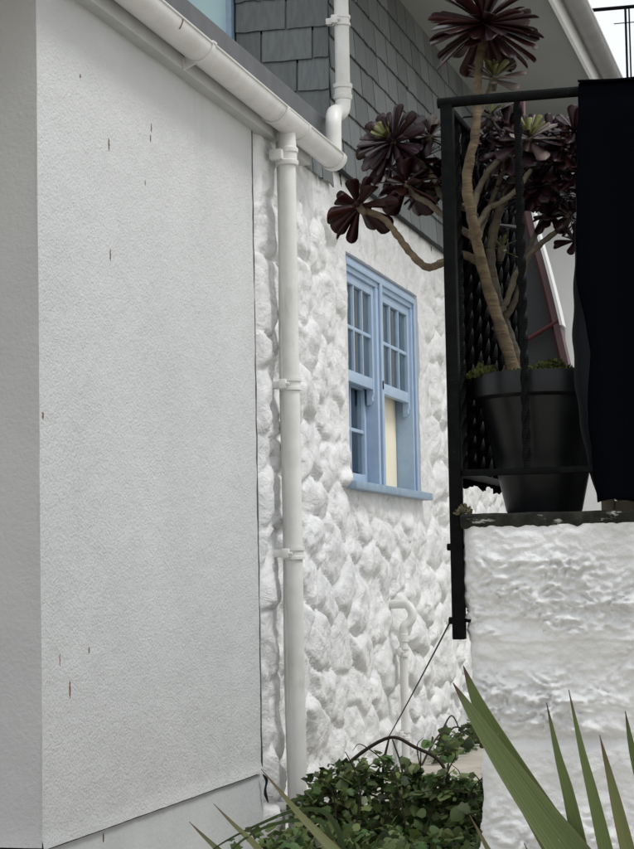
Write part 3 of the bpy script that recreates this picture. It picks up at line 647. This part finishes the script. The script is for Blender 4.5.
# black netting tied along the side return
b = MB(); ny_, nz_ = 90, 26; 
for j in range(nz_+1):
    for i in [q*40/ny_ for q in range(ny_+1)]:
        y = 4.84+.86*i/40; zb = 1.568+.003*math.sin(i*1.9)+.007*math.sin(i*.6+1); z = zb+(2.44-.05*math.sin(i*.4)-zb)*j/nz_
        b.v.append((RX-.019+.003*math.sin(i*.9+j*.3)+.002*math.sin(i*2.1), y, z))
b.f = [(j*(ny_+1)+i, j*(ny_+1)+i+1, (j+1)*(ny_+1)+i+1, (j+1)*(ny_+1)+i) for j in range(nz_) for i in range(ny_)]
o = b.build('netting', m_net, None, 180); tag(o, 'black netting tied along the side railing behind the pot', 'netting')
sm_ = o.modifiers.new('thick', 'SOLIDIFY'); sm_.thickness = .003

# ------------------------------------------------------------------ navy cloth over the rail
cl = thing('dark_cloth', (-.3, 4.7, 1.5), 'dark navy cloth draped over the railing, hanging to the coping', 'cloth')
def drape(name, edge, y0, sgn, m, zt):
    zz = [p[1] for p in edge][::-1]; xx = [p[0] for p in edge][::-1]
    nz_, nx_ = 70, 50; b = MB()
    for j in range(nz_+1):
        z = zz[0]+(zt-zz[0])*j/nz_; xl = float(np.interp(z, zz, xx))+.0016*math.sin(z*55)
        for i in range(nx_+1):
            t = i/nx_; x = xl+(1.1-xl)*t**1.4
            k = (zt-z)/(zt-1.5)
            y = y0+sgn*(.016*min(1, k*14))+.016*k*math.sin(x*26+.8)*math.sin(math.pi*min(1, .2+t*4)/2)+.006*math.sin(x*61+z*3)*k-sgn*(.02*max(0, 1-t*30)*k)
            b.v.append((x, y, z-(0 if j else .006*math.sin(x*40))))
    b.f = [(j*(nx_+1)+i, j*(nx_+1)+i+1, (j+1)*(nx_+1)+i+1, (j+1)*(nx_+1)+i) for j in range(nz_) for i in range(nx_)]
    o = b.build(name, m, cl, 180); md = o.modifiers.new('thick', 'SOLIDIFY'); md.thickness = .004; return o
drape('front_fall', [(-.566,2.503),(-.579,2.22),(-.585,2.05),(-.578,1.98),(-.563,1.922),(-.558,1.86),(-.560,1.804),(-.569,1.745),(-.562,1.628),(-.556,1.56),(-.553,1.507)], 4.69, -1, m_cloth, 2.503)
drape('back_fall', [(-.569,2.503),(-.588,2.22),(-.597,2.016),(-.602,1.896),(-.598,1.777),(-.585,1.669),(-.570,1.585),(-.55,1.51)], 4.735, 1, m_cloth_in, 2.503)
b = MB(); nx_ = 60
for i in range(nx_+1):
    x = -.567+1.667*i/nx_
    for a in np.radians(np.linspace(0, 180, 9)): b.v.append((x, 4.7125-.0385*math.cos(a), 2.503+.008*math.sin(a)+.002*math.sin(x*30)))
b.f = [(i*9+k, (i+1)*9+k, (i+1)*9+k+1, i*9+k+1) for i in range(nx_) for k in range(8)]
o = b.build('fold_over_rail', m_cloth, cl, 180); md = o.modifiers.new('thick', 'SOLIDIFY'); md.thickness = .004

# weathered timber box standing behind the cloth
tb = thing('timber_box', (-.2, 4.95, 1.487), 'weathered timber box mostly hidden behind the dark cloth', 'box')
MB().box((-.555, 4.80, 1.488), (-.525, 4.83, 1.75), .003).build('corner_post', m_wood, tb, 40)
MB().box((-.525, 4.805, 1.488), (.2, 4.825, 1.513), .003).build('bottom_board', m_wood, tb, 40)
MB().box((-.525, 4.828, 1.515), (.2, 4.85, 1.74), .003).build('side_board', m_wood, tb, 40)
MB().box((.2, 4.80, 1.488), (.23, 4.83, 1.75), .003).build('corner_post', m_wood, tb, 40)
MB().box((-.55, 5.1, 1.488), (.23, 5.12, 1.74), .003).build('back_board', m_wood, tb, 40)

# ------------------------------------------------------------------ pot
PC = (-.708, 4.915, 1.488)
pot = thing('black_pot', PC, 'large tapered black plastic pot holding the dark succulent', 'plant pot')
MB().lathe(PC, [(.086,.0),(.091,.003),(.094,.012),(.152,.278),(.153,.282),(.163,.286),(.168,.29),(.172,.338),(.170,.344),(.163,.344),(.158,.33),(.156,.30)], 56).build('pot_body', m_pot, pot, 35)
b = MB(); n = 26; vs = [(PC[0], PC[1], PC[2]+.335)]
for i in range(1, 7):
    for k in range(n): a = 2*math.pi*k/n; r = .158*i/6; vs.append((PC[0]+r*math.cos(a), PC[1]+r*math.sin(a), PC[2]+.332-.02*(i/6)**3+.008*math.sin(k*2.1+i)))
fs = [(0, 1+k, 1+(k+1) % n) for k in range(n)]+[(1+(i-1)*n+k, 1+i*n+k, 1+i*n+(k+1) % n, 1+(i-1)*n+(k+1) % n) for i in range(1, 6) for k in range(n)]
b.add(vs, fs); b.build('soil', m_soil, pot, 180)
def tuft(name, cx, cy, cz, rx, ry, rz, n, size, m, label, cat, parent=None):
    b = MB()
    for i in range(n):
        a = random.uniform(0, 6.283); r = math.sqrt(random.random()); x = cx+rx*r*math.cos(a); y = cy+ry*r*math.sin(a); z = cz+rz*(1-r*r)*random.uniform(.3, 1.1)
        d = Vector((random.gauss(0,.6), random.gauss(0,.6), random.uniform(.3,1))).normalized()*size*random.uniform(.6,1.5); s = d.cross(Vector((random.gauss(0,1), random.gauss(0,1), .2))).normalized()*size*.35
        p = Vector((x, y, z)); b.add([p-s*.4, p+s*.4, p+d*.6+s, p+d, p+d*.6-s], [(0,1,2,3,4)])
    o = b.build(name, m, parent); o['kind'] = 'stuff'; return o
mo = thing('pot_moss', (PC[0], PC[1], PC[2]+.33), 'green moss and small weeds on the soil of the pot', 'moss')
tuft('moss', PC[0], PC[1]-.02, PC[2]+.332, .150, .13, .022, 2600, .011, m_moss, None, None, mo)
tuft('weeds', PC[0]-.135, PC[1]-.05, PC[2]+.335, .035, .06, .03, 350, .014, m_moss, None, None, mo)
tuft('weeds', PC[0]+.03, PC[1]-.06, PC[2]+.335, .06, .06, .035, 300, .014, m_moss, None, None, mo)
cm = thing('moss_clump', (-.868, 4.69, 1.487), 'small dry moss clump on the near corner of the coping', 'moss')
tuft('moss', -.868, 4.695, 1.485, .018, .015, .022, 160, .009, mat('dry_moss', (.13,.12,.07), .9, .1, island=.5), None, None, cm)

# ------------------------------------------------------------------ dark succulent (aeonium)
aeo = thing('aeonium_plant', (PC[0], PC[1], PC[2]+.34), 'branching succulent with dark purple rosettes in the black pot', 'plant')
def stem(pts, r, m, k=7, name='stem'):
    p = catmull(pts, k); n = len(p); rr_ = [a*(1+.07*math.sin(i*1.3)+.05*math.sin(i*2.9)) for i, a in enumerate(lerpl([.87*q_ for q_ in r], n))]
    p = [q+Vector((.0012*math.sin(i*1.9), .0012*math.cos(i*1.3), 0)) for i, q in enumerate(p)]
    return MB().tube(p, rr_, 12).build(name, m, aeo, 180)
stem([(-.762,4.92,1.80),(-.803,4.90,1.954),(-.834,4.86,2.083),(-.849,4.81,2.20),(-.861,4.80,2.311),(-.838,4.80,2.422),(-.832,4.82,2.513),(-.838,4.87,2.596),(-.828,4.90,2.70)], [.020,.018,.0165,.0155,.015,.0125,.0115,.0115,.012], m_bark, name='trunk')
stem([(-.750,4.97,1.80),(-.798,4.98,1.945),(-.828,4.98,2.061),(-.838,4.98,2.151),(-.822,4.985,2.24),(-.794,4.99,2.31),(-.75,5.0,2.40)], [.019,.017,.0155,.015,.014,.012,.010], m_barkp, name='trunk')
stem([(-.855,4.82,2.22),(-.850,4.90,2.305),(-.813,4.90,2.361),(-.772,4.91,2.392)], [.010,.0095,.009,.008], m_barkp)
stem([(-.851,4.82,2.185),(-.828,4.895,2.252),(-.797,4.89,2.265),(-.751,4.89,2.297),(-.715,4.89,2.345)], [.009,.0085,.008,.008,.007], m_barkp)
stem([(-.847,4.84,2.165),(-.832,4.96,2.275),(-.797,4.97,2.363),(-.78,4.98,2.42)], [.009,.008,.008,.007], m_barkp)
stem([(-.828,4.93,1.985),(-.794,4.94,2.024),(-.764,4.95,2.104),(-.707,4.95,2.164),(-.666,4.95,2.194),(-.635,4.95,2.222)], [.010,.0095,.009,.0085,.008,.007], m_barkp)
stem([(-.832,4.96,1.955),(-.79,4.97,2.005),(-.762,4.98,2.073),(-.745,4.99,2.148),(-.724,5.0,2.20),(-.69,5.0,2.27)], [.010,.0095,.009,.008,.008,.007], m_barkp)
stem([(-.838,4.85,2.11),(-.887,4.86,2.136),(-.930,4.845,2.119),(-.974,4.84,2.107),(-1.014,4.84,2.144),(-1.048,4.84,2.192),(-1.083,4.84,2.237),(-1.135,4.845,2.262)], [.012,.012,.0115,.011,.0105,.010,.009,.009], m_bark)
stem([(-.85,4.83,2.17),(-.944,4.94,2.247),(-.985,4.945,2.286),(-1.021,4.95,2.309),(-1.041,4.95,2.335)], [.011,.010,.009,.009,.008], m_barkp)
stem([(-.856,4.82,2.24),(-.953,4.98,2.303),(-.980,4.99,2.357),(-1.019,5.0,2.404),(-1.075,4.99,2.452)], [.011,.010,.010,.010,.008], m_barkp)
stem([(-.838,4.81,2.45),(-.822,4.88,2.53),(-.812,4.92,2.585)], [.007,.007,.006], m_barkp)
def leaf_mesh(name, m, wbase, wmax, pk, curl, th):
    ts = [0,.12,.28,.45,.6,.74,.86,.94,.985,1.0]; b = MB()
    for t in ts:
        if t <= pk: w_ = wbase+(wmax-wbase)*(t/pk)**1.1
        else: w_ = wmax*math.sqrt(max(.0, 1-((t-pk)/(1-pk+1e-6))**2.4))
        w_ = max(w_, .012); z = curl*t*t; tk = th*(1-.55*t)
        b.v += [(t, -w_, z+w_*.14), (t, 0, z+tk*.4), (t, w_, z+w_*.14), (t, 0, z-tk)]
    n = len(ts)
    b.f = [(i*4+k, (i+1)*4+k, (i+1)*4+(k+1) % 4, i*4+(k+1) % 4) for i in range(n-1) for k in range(4)]+[(0,1,2,3), tuple((n-1)*4+k for k in (3,2,1,0))]
    me = bpy.data.meshes.new(name); me.from_pydata(b.v, [], b.f); me.materials.append(m); me.polygons.foreach_set('use_smooth', [True]*len(me.polygons)); me.update(); return me
BROAD, NARROW = (.06,.235,.80,-.10,.03), (.055,.165,.86,-.08,.03)
LM = {}
def LMget(m, shp):
    k = (m.name, shp)
    if k not in LM: LM[k] = leaf_mesh('leaf', m, *shp)
    return LM[k]
def rosette(c, axis, R, n, th0, th1, outer, inner=None, infrac=.25, shape=BROAD, droop=.0, label=None, lmin=.4):
    c = Vector(c); a = Vector(axis).normalized(); u = a.orthogonal().normalized(); v = a.cross(u)
    core = MB().tube([c-a*.03, c-a*.008, c+a*.006, c+a*.012], [.008, .011, .011, .005], 10).build('rosette', m_barkp, aeo, 180); core['_w'] = (0,0,0)
    if label: core['label'] = label
    for i in range(n):
        f = i/max(1, n-1); ph = i*2.39996+random.uniform(-.12,.12); th = math.radians(th0+(th1-th0)*f**.8+random.uniform(-11,11))
        d = a*math.cos(th)+(u*math.cos(ph)+v*math.sin(ph))*math.sin(th); d = d+Vector((0,0,-droop*f*random.uniform(.5,1.4))); d.normalize()
        nz_ = a-d*a.dot(d)
        if nz_.length < .05: nz_ = u
        nz_.normalize(); roll = random.uniform(-.5,.5); yv = nz_.cross(d); nz2 = nz_*math.cos(roll)+yv*math.sin(roll); yv = nz2.cross(d)
        L_ = R*(lmin+(1-lmin)*min(1, f*1.5)**.8)*random.uniform(.86,1.06)
        m_ = inner if (inner and f < infrac) else (outer if not isinstance(outer, tuple) else random.choice(outer))
        o = bpy.data.objects.new('leaf', LMget(m_, shape)); COL.objects.link(o); o.parent = core
        p = c+d*.004+a*(.012*(1-f)-.004*f); wd = random.uniform(.75,1.25)
        Mx = Matrix.Identity(4)
        for q in range(3): Mx[q][0] = d[q]*L_; Mx[q][1] = yv[q]*L_*wd; Mx[q][2] = nz2[q]*L_; Mx[q][3] = p[q]
        o.matrix_basis = Mx
rosette((-.825,4.90,2.724), (.02,-.10,1), .158, 74, 14, 120, (m_leafd, m_leafd, m_leafr), m_leafg, .16, NARROW, .16, 'largest dark rosette, above the top rail')
rosette((-1.083,4.985,2.458), (-.45,-.75,.42), .108, 54, 12, 100, (m_leafp, m_leafd, m_leafp), m_leafg, .14, NARROW, .05, 'purple rosette with a green heart, left of the post')
rosette((-.99,5.0,2.468), (.25,-.35,.8), .085, 22, 15, 105, (m_leafp, m_leafd), m_leafm, .2, NARROW, .1)
rosette((-1.145,4.845,2.272), (-.55,.45,.75), .098, 24, 22, 112, (m_leafd, m_leafr), m_leafr, .15, BROAD, .30, 'broad leaved dark rosette at the far left')
rosette((-1.045,4.95,2.338), (-.15,.25,.9), .092, 22, 25, 112, (m_leafd, m_leafr), None, .2, BROAD, .38)
rosette((-.957,5.02,2.385), (-.1,-.1,.9), .075, 14, 25, 105, (m_leafd, m_leafr), None, .2, BROAD, .2)
rosette((-.808,4.92,2.588), (.12,-.4,.85), .078, 24, 14, 88, m_leafm, m_leafg, .42, NARROW, .05, 'small rosette with a bright green heart at the top rail')
rosette((-.718,4.90,2.42), (.15,-.55,.8), .088, 32, 14, 100, (m_leafp, m_leafd, m_leafm), m_leafg, .3, NARROW, .12)
rosette((-.640,4.93,2.40), (.2,-.5,.7), .070, 16, 14, 95, (m_leafo, m_leafd), m_leafo, .3, BROAD, .2)
rosette((-.665,4.95,2.31), (.15,-.3,.8), .085, 20, 30, 118, (m_leafd, m_leafp, m_leafd), None, .2, NARROW, .5)
rosette((-.775,4.93,2.405), (-.1,-.6,.6), .082, 22, 14, 108, (m_leafd, m_leafp), None, .2, BROAD, .25)
rosette((-.825,4.96,2.500), (.1,-.3,.8), .085, 16, 25, 110, (m_leafr, m_leafd), m_leafg, .25, NARROW, .2)
rosette((-.633,4.95,2.235), (.3,-.3,.8), .065, 14, 20, 112, (m_leafd,), None, .2, BROAD, .4)
rosette((-.81,4.99,2.165), (.2,-.3,.7), .045, 12, 14, 90, m_leafg, m_leafg, .3, NARROW, .1)

def leaf_mass(name, centers, m, shp, parent):
    b = MB(); base = LMget(m, shp); bv = [v.co.copy() for v in base.vertices]; bf = [tuple(p.vertices) for p in base.polygons]
    for (cx, cy, cz, R, n, ax) in centers:
        c = Vector((cx, cy, cz)); a = Vector(ax).normalized(); u = a.orthogonal().normalized(); v = a.cross(u)
        for i in range(n):
            f = i/n; ph = i*2.39996; th = math.radians(20+100*f+random.uniform(-10,10)); d = a*math.cos(th)+(u*math.cos(ph)+v*math.sin(ph))*math.sin(th)+Vector((0,0,-.3*f)); d.normalize()
            nn = (a-d*a.dot(d)).normalized(); y = nn.cross(d); L_ = R*random.uniform(.7,1.05)
            b.add([c+d*q.x*L_+y*q.y*L_+nn*q.z*L_ for q in bv], bf)
    o = b.build(name, m, parent, 180); o['kind'] = 'stuff'; return o
cs = [(random.uniform(-.86,-.60), random.uniform(4.99,5.10), random.uniform(2.24,2.47), random.uniform(.06,.085), 22, (random.gauss(0,.4), -.5, .8)) for _ in range(15)]
leaf_mass('inner_leaves', cs[:8]+[(-.66,4.93,2.36,.075,24,(.1,-.6,.6)),(-.60,4.94,2.34,.075,24,(.1,-.6,.6)),(-.70,4.94,2.31,.07,24,(-.1,-.6,.5)),(-.61,4.93,2.44,.07,22,(.1,-.5,.7)),(-.78,4.96,2.46,.07,22,(.1,-.5,.7)),(-.75,4.97,2.33,.065,22,(.1,-.5,.5)),(-.60,4.97,2.28,.07,20,(0,-.4,.8)),(-.68,4.96,2.24,.06,18,(0,-.4,.6)),(-.62,4.96,2.17,.055,16,(.2,-.4,.4))], m_leafd, BROAD, aeo); leaf_mass('inner_leaves', cs[8:], m_leafp, NARROW, aeo)
leaf_mass('inner_leaves', [(-1.02,5.03,2.42,.085,24,(-.2,-.4,.8)),(-.955,5.05,2.36,.08,22,(-.2,-.4,.6)),(-1.10,5.02,2.40,.08,20,(-.4,-.2,.6)),(-1.02,5.0,2.33,.075,18,(-.2,-.1,.9))], m_leafd, BROAD, aeo)

# ------------------------------------------------------------------ maroon edged panel behind the plant
pn = thing('maroon_panel', (-.95, 6.0, 1.487), 'dark grey panel with a curved maroon edge, behind the potted plant', 'panel')
crv = [(-.900,2.56),(-.892,2.508),(-.870,2.383),(-.843,2.274),(-.816,2.151),(-.795,2.043),(-.776,1.936),(-.770,1.80),(-.772,1.488)]
cv = catmull([(x, 0, z) for x, z in crv], 5)
def extr(name, outline, y0, y1, m):
    n = len(outline); b = MB(); b.add([(x, y0, z) for x, z in outline]+[(x, y1, z) for x, z in outline], [tuple(range(n)), tuple(range(2*n-1, n-1, -1))]+[(i, i+n, (i+1) % n+n, (i+1) % n) for i in range(n)]); return b.build(name, m, pn)
R_ = [(p.x-.022, p.z) for p in cv]
extr('board', R_+[(-.955,1.488),(-.955,1.9),(-1.06,2.05),(-1.06,2.62),(-.93,2.62)], 6.0, 6.03, m_grey)
extr('inner_edge', [(p.x-.024, p.z) for p in cv]+[(p.x-.016, p.z) for p in cv[::-1]], 5.985, 6.04, m_maroon)
extr('curved_edge', [(p.x-.0158, p.z) for p in cv]+[(p.x+.004, p.z) for p in cv[::-1]], 5.97, 6.04, m_mauve)
extr('white_trim', [(p.x+.0042, p.z) for p in cv[:24]]+[(p.x+.013, p.z) for p in cv[:24][::-1]], 5.965, 6.045, m_white)
MB().tube([(-.93,5.975,2.03), (-.80,5.975,2.10)], .007, 8).build('strut', m_maroon, pn, 60)
MB().box((-.93, 5.98, 2.56), (-.892, 6.02, 2.80), .004).build('upright', m_maroon, pn, 40)

# ------------------------------------------------------------------ foreground sword-leaved plants
def blade(parent, pts, width, m, face=(0,-1,.25), keel=.12, k=8, roll=0, tipm=True):
    p = catmull(pts, k); n = len(p); f = Vector(face).normalized(); b = MB()
    for i, q in enumerate(p):
        t = (p[min(i+1, n-1)]-p[max(i-1, 0)]).normalized(); s = t.cross(f).normalized(); nn = s.cross(t).normalized()
        u = i/(n-1); w_ = width*(min(1, (u*1.0)**.78*1.12) if u > .0 else .01)/2; w_ = max(w_, .0007)
        b.v += [tuple(q-s*w_+nn*w_*keel*2), tuple(q-nn*.0006*0+nn*.001), tuple(q+s*w_+nn*w_*keel*2), tuple(q-nn*(.0008+.0016*u))]
    b.f = [(i*4+c, (i+1)*4+c, (i+1)*4+(c+1) % 4, i*4+(c+1) % 4) for i in range(n-1) for c in range(4)]
    o = b.build('leaf', m, parent, 60)
    at = o.data.attributes.new('along', 'FLOAT_VECTOR', 'POINT'); sd_ = random.uniform(0, 50)
    at.data.foreach_set('vector', [c for i in range(n) for u_ in (-.5, 0, .5, 0) for c in (u_+sd_, i/(n-1)*(1 if tipm else 0)+(0 if tipm else .5), u_)])
    return o
sw = thing('sword_leaf_plant', (-.2, 3.2, .2), 'green sword leaved plant in front of the rough white wall', 'plant')
BX, BZ = -.30, .30
def sword(pts, y, width, m=m_sword, face=(0,-1,.25), base=None):
    q = [(x, y, z) for x, z in pts]; e_ = pts[-1]; p_ = pts[-2]; g = (e_[0]-p_[0])/(e_[1]-p_[1])
    zm_ = (e_[1]+BZ)/2; xm = e_[0]+g*(zm_-e_[1]); q += [(xm, y-.01, zm_), (xm+.7*g*(BZ-zm_), y, BZ)]
    return blade(sw, q, width, m, face)
sword([(-.617,1.172),(-.578,1.109),(-.531,1.036),(-.474,.955),(-.405,.862)], 3.20, .078, face=(.25,-1,.2))
sword([(-.606,1.198),(-.580,1.133),(-.537,1.052),(-.480,.956),(-.415,.854)], 3.235, .086, face=(-.4,-1,.3))
sword([(-.469,1.139),(-.453,1.057),(-.436,.987),(-.413,.862)], 3.22, .036)
sword([(-.430,1.160),(-.412,1.065),(-.395,.987),(-.370,.863)], 3.20, .034, face=(.3,-1,.1))
sword([(-.371,1.097),(-.357,1.036),(-.344,.976),(-.317,.849)], 3.10, .036, m_swordb, face=(-.2,-1,.1))
sword([(-.333,1.132),(-.324,1.074),(-.308,.999),(-.29,.87)], 3.12, .034)
sword([(-.576,.973),(-.553,.930),(-.528,.88),(-.49,.80)], 3.10, .022, m_swordb)
sword([(-.50,.925),(-.48,.88),(-.45,.81)], 3.15, .022, m_swordb)
for k in range(5): sword([(-.25+.07*k,1.1-.03*k),(-.27+.05*k,.95),(-.29+.03*k,.8)], 3.1+.05*k, .04)
sw2 = thing('strap_leaf_plant', (-.95, 3.62, .2), 'strap leaved plant with brown tipped leaves at the bottom left', 'plant')
def strap(pts, width, m, face=(0,-1,.4), base=(-.93,3.62,.25)):
    q = list(pts); e_ = Vector(q[-1]); d_ = (e_-Vector(q[-2])).normalized(); q += [tuple(e_+d_*.12+Vector((0,0,-.01))), tuple(e_+d_*.27+Vector((0,0,-.10))), tuple(e_+d_*.36+Vector((0,0,e_.z*-.0-.28)))]; return blade(sw2, q, width, m, face)
strap([(-1.060,3.6,.992),(-1.02,3.6,.947),(-.987,3.6,.909),(-.944,3.6,.866),(-.90,3.6,.822)], .030, m_swordb, (.3,-1,.3))
strap([(-1.153,3.6,.927),(-1.115,3.6,.890),(-1.074,3.6,.853),(-1.04,3.6,.81)], .026, m_swordb)
strap([(-1.195,3.58,.896),(-1.165,3.58,.868),(-1.13,3.58,.838),(-1.08,3.6,.79)], .024, m_swordb)
def arch(pts, width, m, face=(0,-.8,.6)):
    return blade(sw2, pts, width, m, face, tipm=False)
arch([(-1.19,3.55,.815),(-1.13,3.58,.858),(-1.07,3.62,.888),(-1.005,3.66,.910),(-.95,3.68,.895),(-.92,3.66,.80),(-.93,3.62,.5),(-.93,3.62,.25)], .015, m_swordd)
arch([(-1.13,3.56,.80),(-1.11,3.58,.848),(-1.06,3.62,.882),(-.99,3.64,.893),(-.94,3.64,.86),(-.92,3.62,.6),(-.93,3.62,.25)], .014, m_swordd)

# ------------------------------------------------------------------ tangled shrub at the wall foot
bush = thing('tangled_shrub', (-1.8, 7.7, .33), 'dark green tangled shrub at the foot of the stone wall', 'shrub')
def lobed(p, d, n_, size, b):
    d = d.normalized(); s = d.cross(n_).normalized(); n_ = s.cross(d)
    prof = [(0,.0),(.10,.20),(.03,.44),(.28,.38),(.44,.56),(.66,.30),(.9,.12),(1.0,.0)] if random.random() < .6 else [(0,.0),(.06,.20),(.16,.42),(.34,.46),(.50,.50),(.74,.33),(.93,.12),(1.0,.0)]
    vs = [p+d*(x*size)+s*(y*size)+n_*(-.25*y*y*size) for x, y in prof]+[p+d*(x*size)-s*(y*size)+n_*(-.25*y*y*size) for x, y in prof[-2:0:-1]]
    vs.append(p+d*.42*size+n_*.04*size); k = len(vs)-1
    b.add(vs, [(k, i, (i+1) % k) for i in range(k)])
def foliage(name, blobs, n, size, m, parent):
    b = MB()
    tot = sum(q[6]*1.0 for q in blobs)
    for (cx, cy, cz, rx, ry, rz, wgt) in blobs:
        for _ in range(int(n*wgt/tot)):
            v = Vector((random.gauss(0,1), random.gauss(0,1), random.gauss(0,1))).normalized(); r = random.random()**.5*random.choice((1,1,1,1.25))
            p = Vector((cx+v.x*rx*r, cy+v.y*ry*r, cz+v.z*rz*r))
            if p.z < .3: p.z = .3+random.random()*.1
            nn = Vector((random.gauss(0,.5), random.gauss(-.3,.5), random.uniform(.2,1)))
            d = Vector((v.x+random.gauss(0,.5), v.y+random.gauss(0,.5), random.gauss(-.15,.45)))
            lobed(p, d, nn, size*random.choice((.5,.7,.8,1,1,1.2,1.45))*random.uniform(.85,1.15), b)
    o = b.build(name, m, parent, 180); o['kind'] = 'stuff'; return o
blobs = [(-1.90,7.75,.40,.20,.28,.16,2.2),(-1.62,7.7,.36,.20,.28,.17,2.4),(-1.40,7.6,.38,.16,.26,.16,1.8),(-1.75,7.3,.28,.42,.35,.14,3),(-1.30,7.2,.27,.20,.3,.14,1.6),(-1.97,7.75,.52,.09,.1,.09,.6),(-1.86,7.7,.55,.06,.08,.07,.35),(-1.66,7.62,.57,.06,.08,.06,.3),(-2.05,7.7,.42,.08,.1,.08,.5),(-1.48,7.55,.55,.07,.08,.06,.3),(-1.60,7.6,.52,.10,.1,.06,.5),(-1.42,7.7,.50,.09,.12,.07,.5)]
foliage('foliage', blobs, 2700, .036, m_bush, bush); foliage('pale_foliage', blobs, 1300, .038, m_bush2, bush)
def branch(pts, r, name='branch'): return MB().tube(catmull(pts, 6), lerpl(r, (len(pts)-1)*6+1), 7).build(name, m_stem, bush, 180)
branch([(-1.96,7.75,.36),(-1.95,7.78,.55),(-1.90,7.79,.625),(-1.762,7.8,.702),(-1.66,7.79,.665),(-1.563,7.78,.615),(-1.52,7.77,.52),(-1.508,7.76,.38)], [.007,.0075,.0075,.007,.007,.0075,.006,.006], 'arched_branch')
branch([(-1.765,7.79,.695),(-1.785,7.78,.60),(-1.79,7.76,.45),(-1.78,7.74,.30)], [.004,.006,.006,.007])
branch([(-1.75,7.79,.695),(-1.71,7.77,.58),(-1.70,7.75,.45)], [.003,.004,.004])
for k in range(24):
    x = random.uniform(-2.0,-1.3); y = random.uniform(7.4,7.9); z = random.uniform(.30,.42); dx = random.gauss(0,.10); h_ = random.uniform(.12,.30)
    branch([(x,y,z-.1),(x+dx*.4,y,z+h_*.6),(x+dx+random.gauss(0,.02),y-.03,z+h_),(x+dx*1.5+random.gauss(0,.03),y-.05,z+h_*random.uniform(.8,1.25))], [.0035,.003,.002,.001])
for (x, y, z) in [(-1.78,7.77,.60),(-1.77,7.77,.63),(-1.73,7.76,.57),(-1.79,7.75,.54),(-1.9,7.77,.59)]:
    foliage('leaf_cluster', [(x, y, z, .025, .025, .035, 1)], 10, .04, m_bush, bush)
fl = MB()
for k in range(3):
    p = Vector((random.uniform(-1.95,-1.35), random.uniform(7.2,7.6), random.uniform(.33,.56)))
    for q in range(5): lobed(p, Vector((math.cos(q*1.257), -.4, math.sin(q*1.257))), Vector((0,-1,.3)), .013, fl)
fl = fl.build('flowers', m_flower, bush); fl['kind'] = 'stuff'
# creeper at the foot of the wall farther back
vine = thing('wall_creeper', (-2.1, 10.9, .36), 'thin leafy creeper along the wall foot beside the terrace wall', 'creeper')
vb = MB(); 
for k in range(9):
    y = 10.2+.28*k; pts = [(-2.15+.02*math.sin(k*2.0), y, .34), (-2.12, y+.15, .44+.05*math.sin(k)), (-2.1, y+.35, .50+.07*math.sin(k*1.7)), (-2.08, y+.5, .47)]
    MB().tube(catmull(pts, 5), lerpl([.006,.005,.003], 16), 6).build('stem', m_stem, vine, 180)
foliage('foliage', [(-2.08, 10.4+.3*k, .42+.03*math.sin(k*2.2), .07, .18, .07, 1) for k in range(8)], 330, .045, m_bush, vine)

# wire from the railing post down to the shrub
tag(MB().tube([tuple(Vector((RX-.02, RY, 1.235)).lerp(Vector((-1.765, 7.79, .705)), t)+Vector((0,0,-.004*math.sin(math.pi*t)))) for t in np.linspace(0,1,16)], .0022, 6).build('tie_wire', m_wire, None, 180), 'thin dark wire running from the railing post down to the shrub', 'wire')
for o in bpy.data.objects:
    if '_w' in o.keys(): del o['_w']
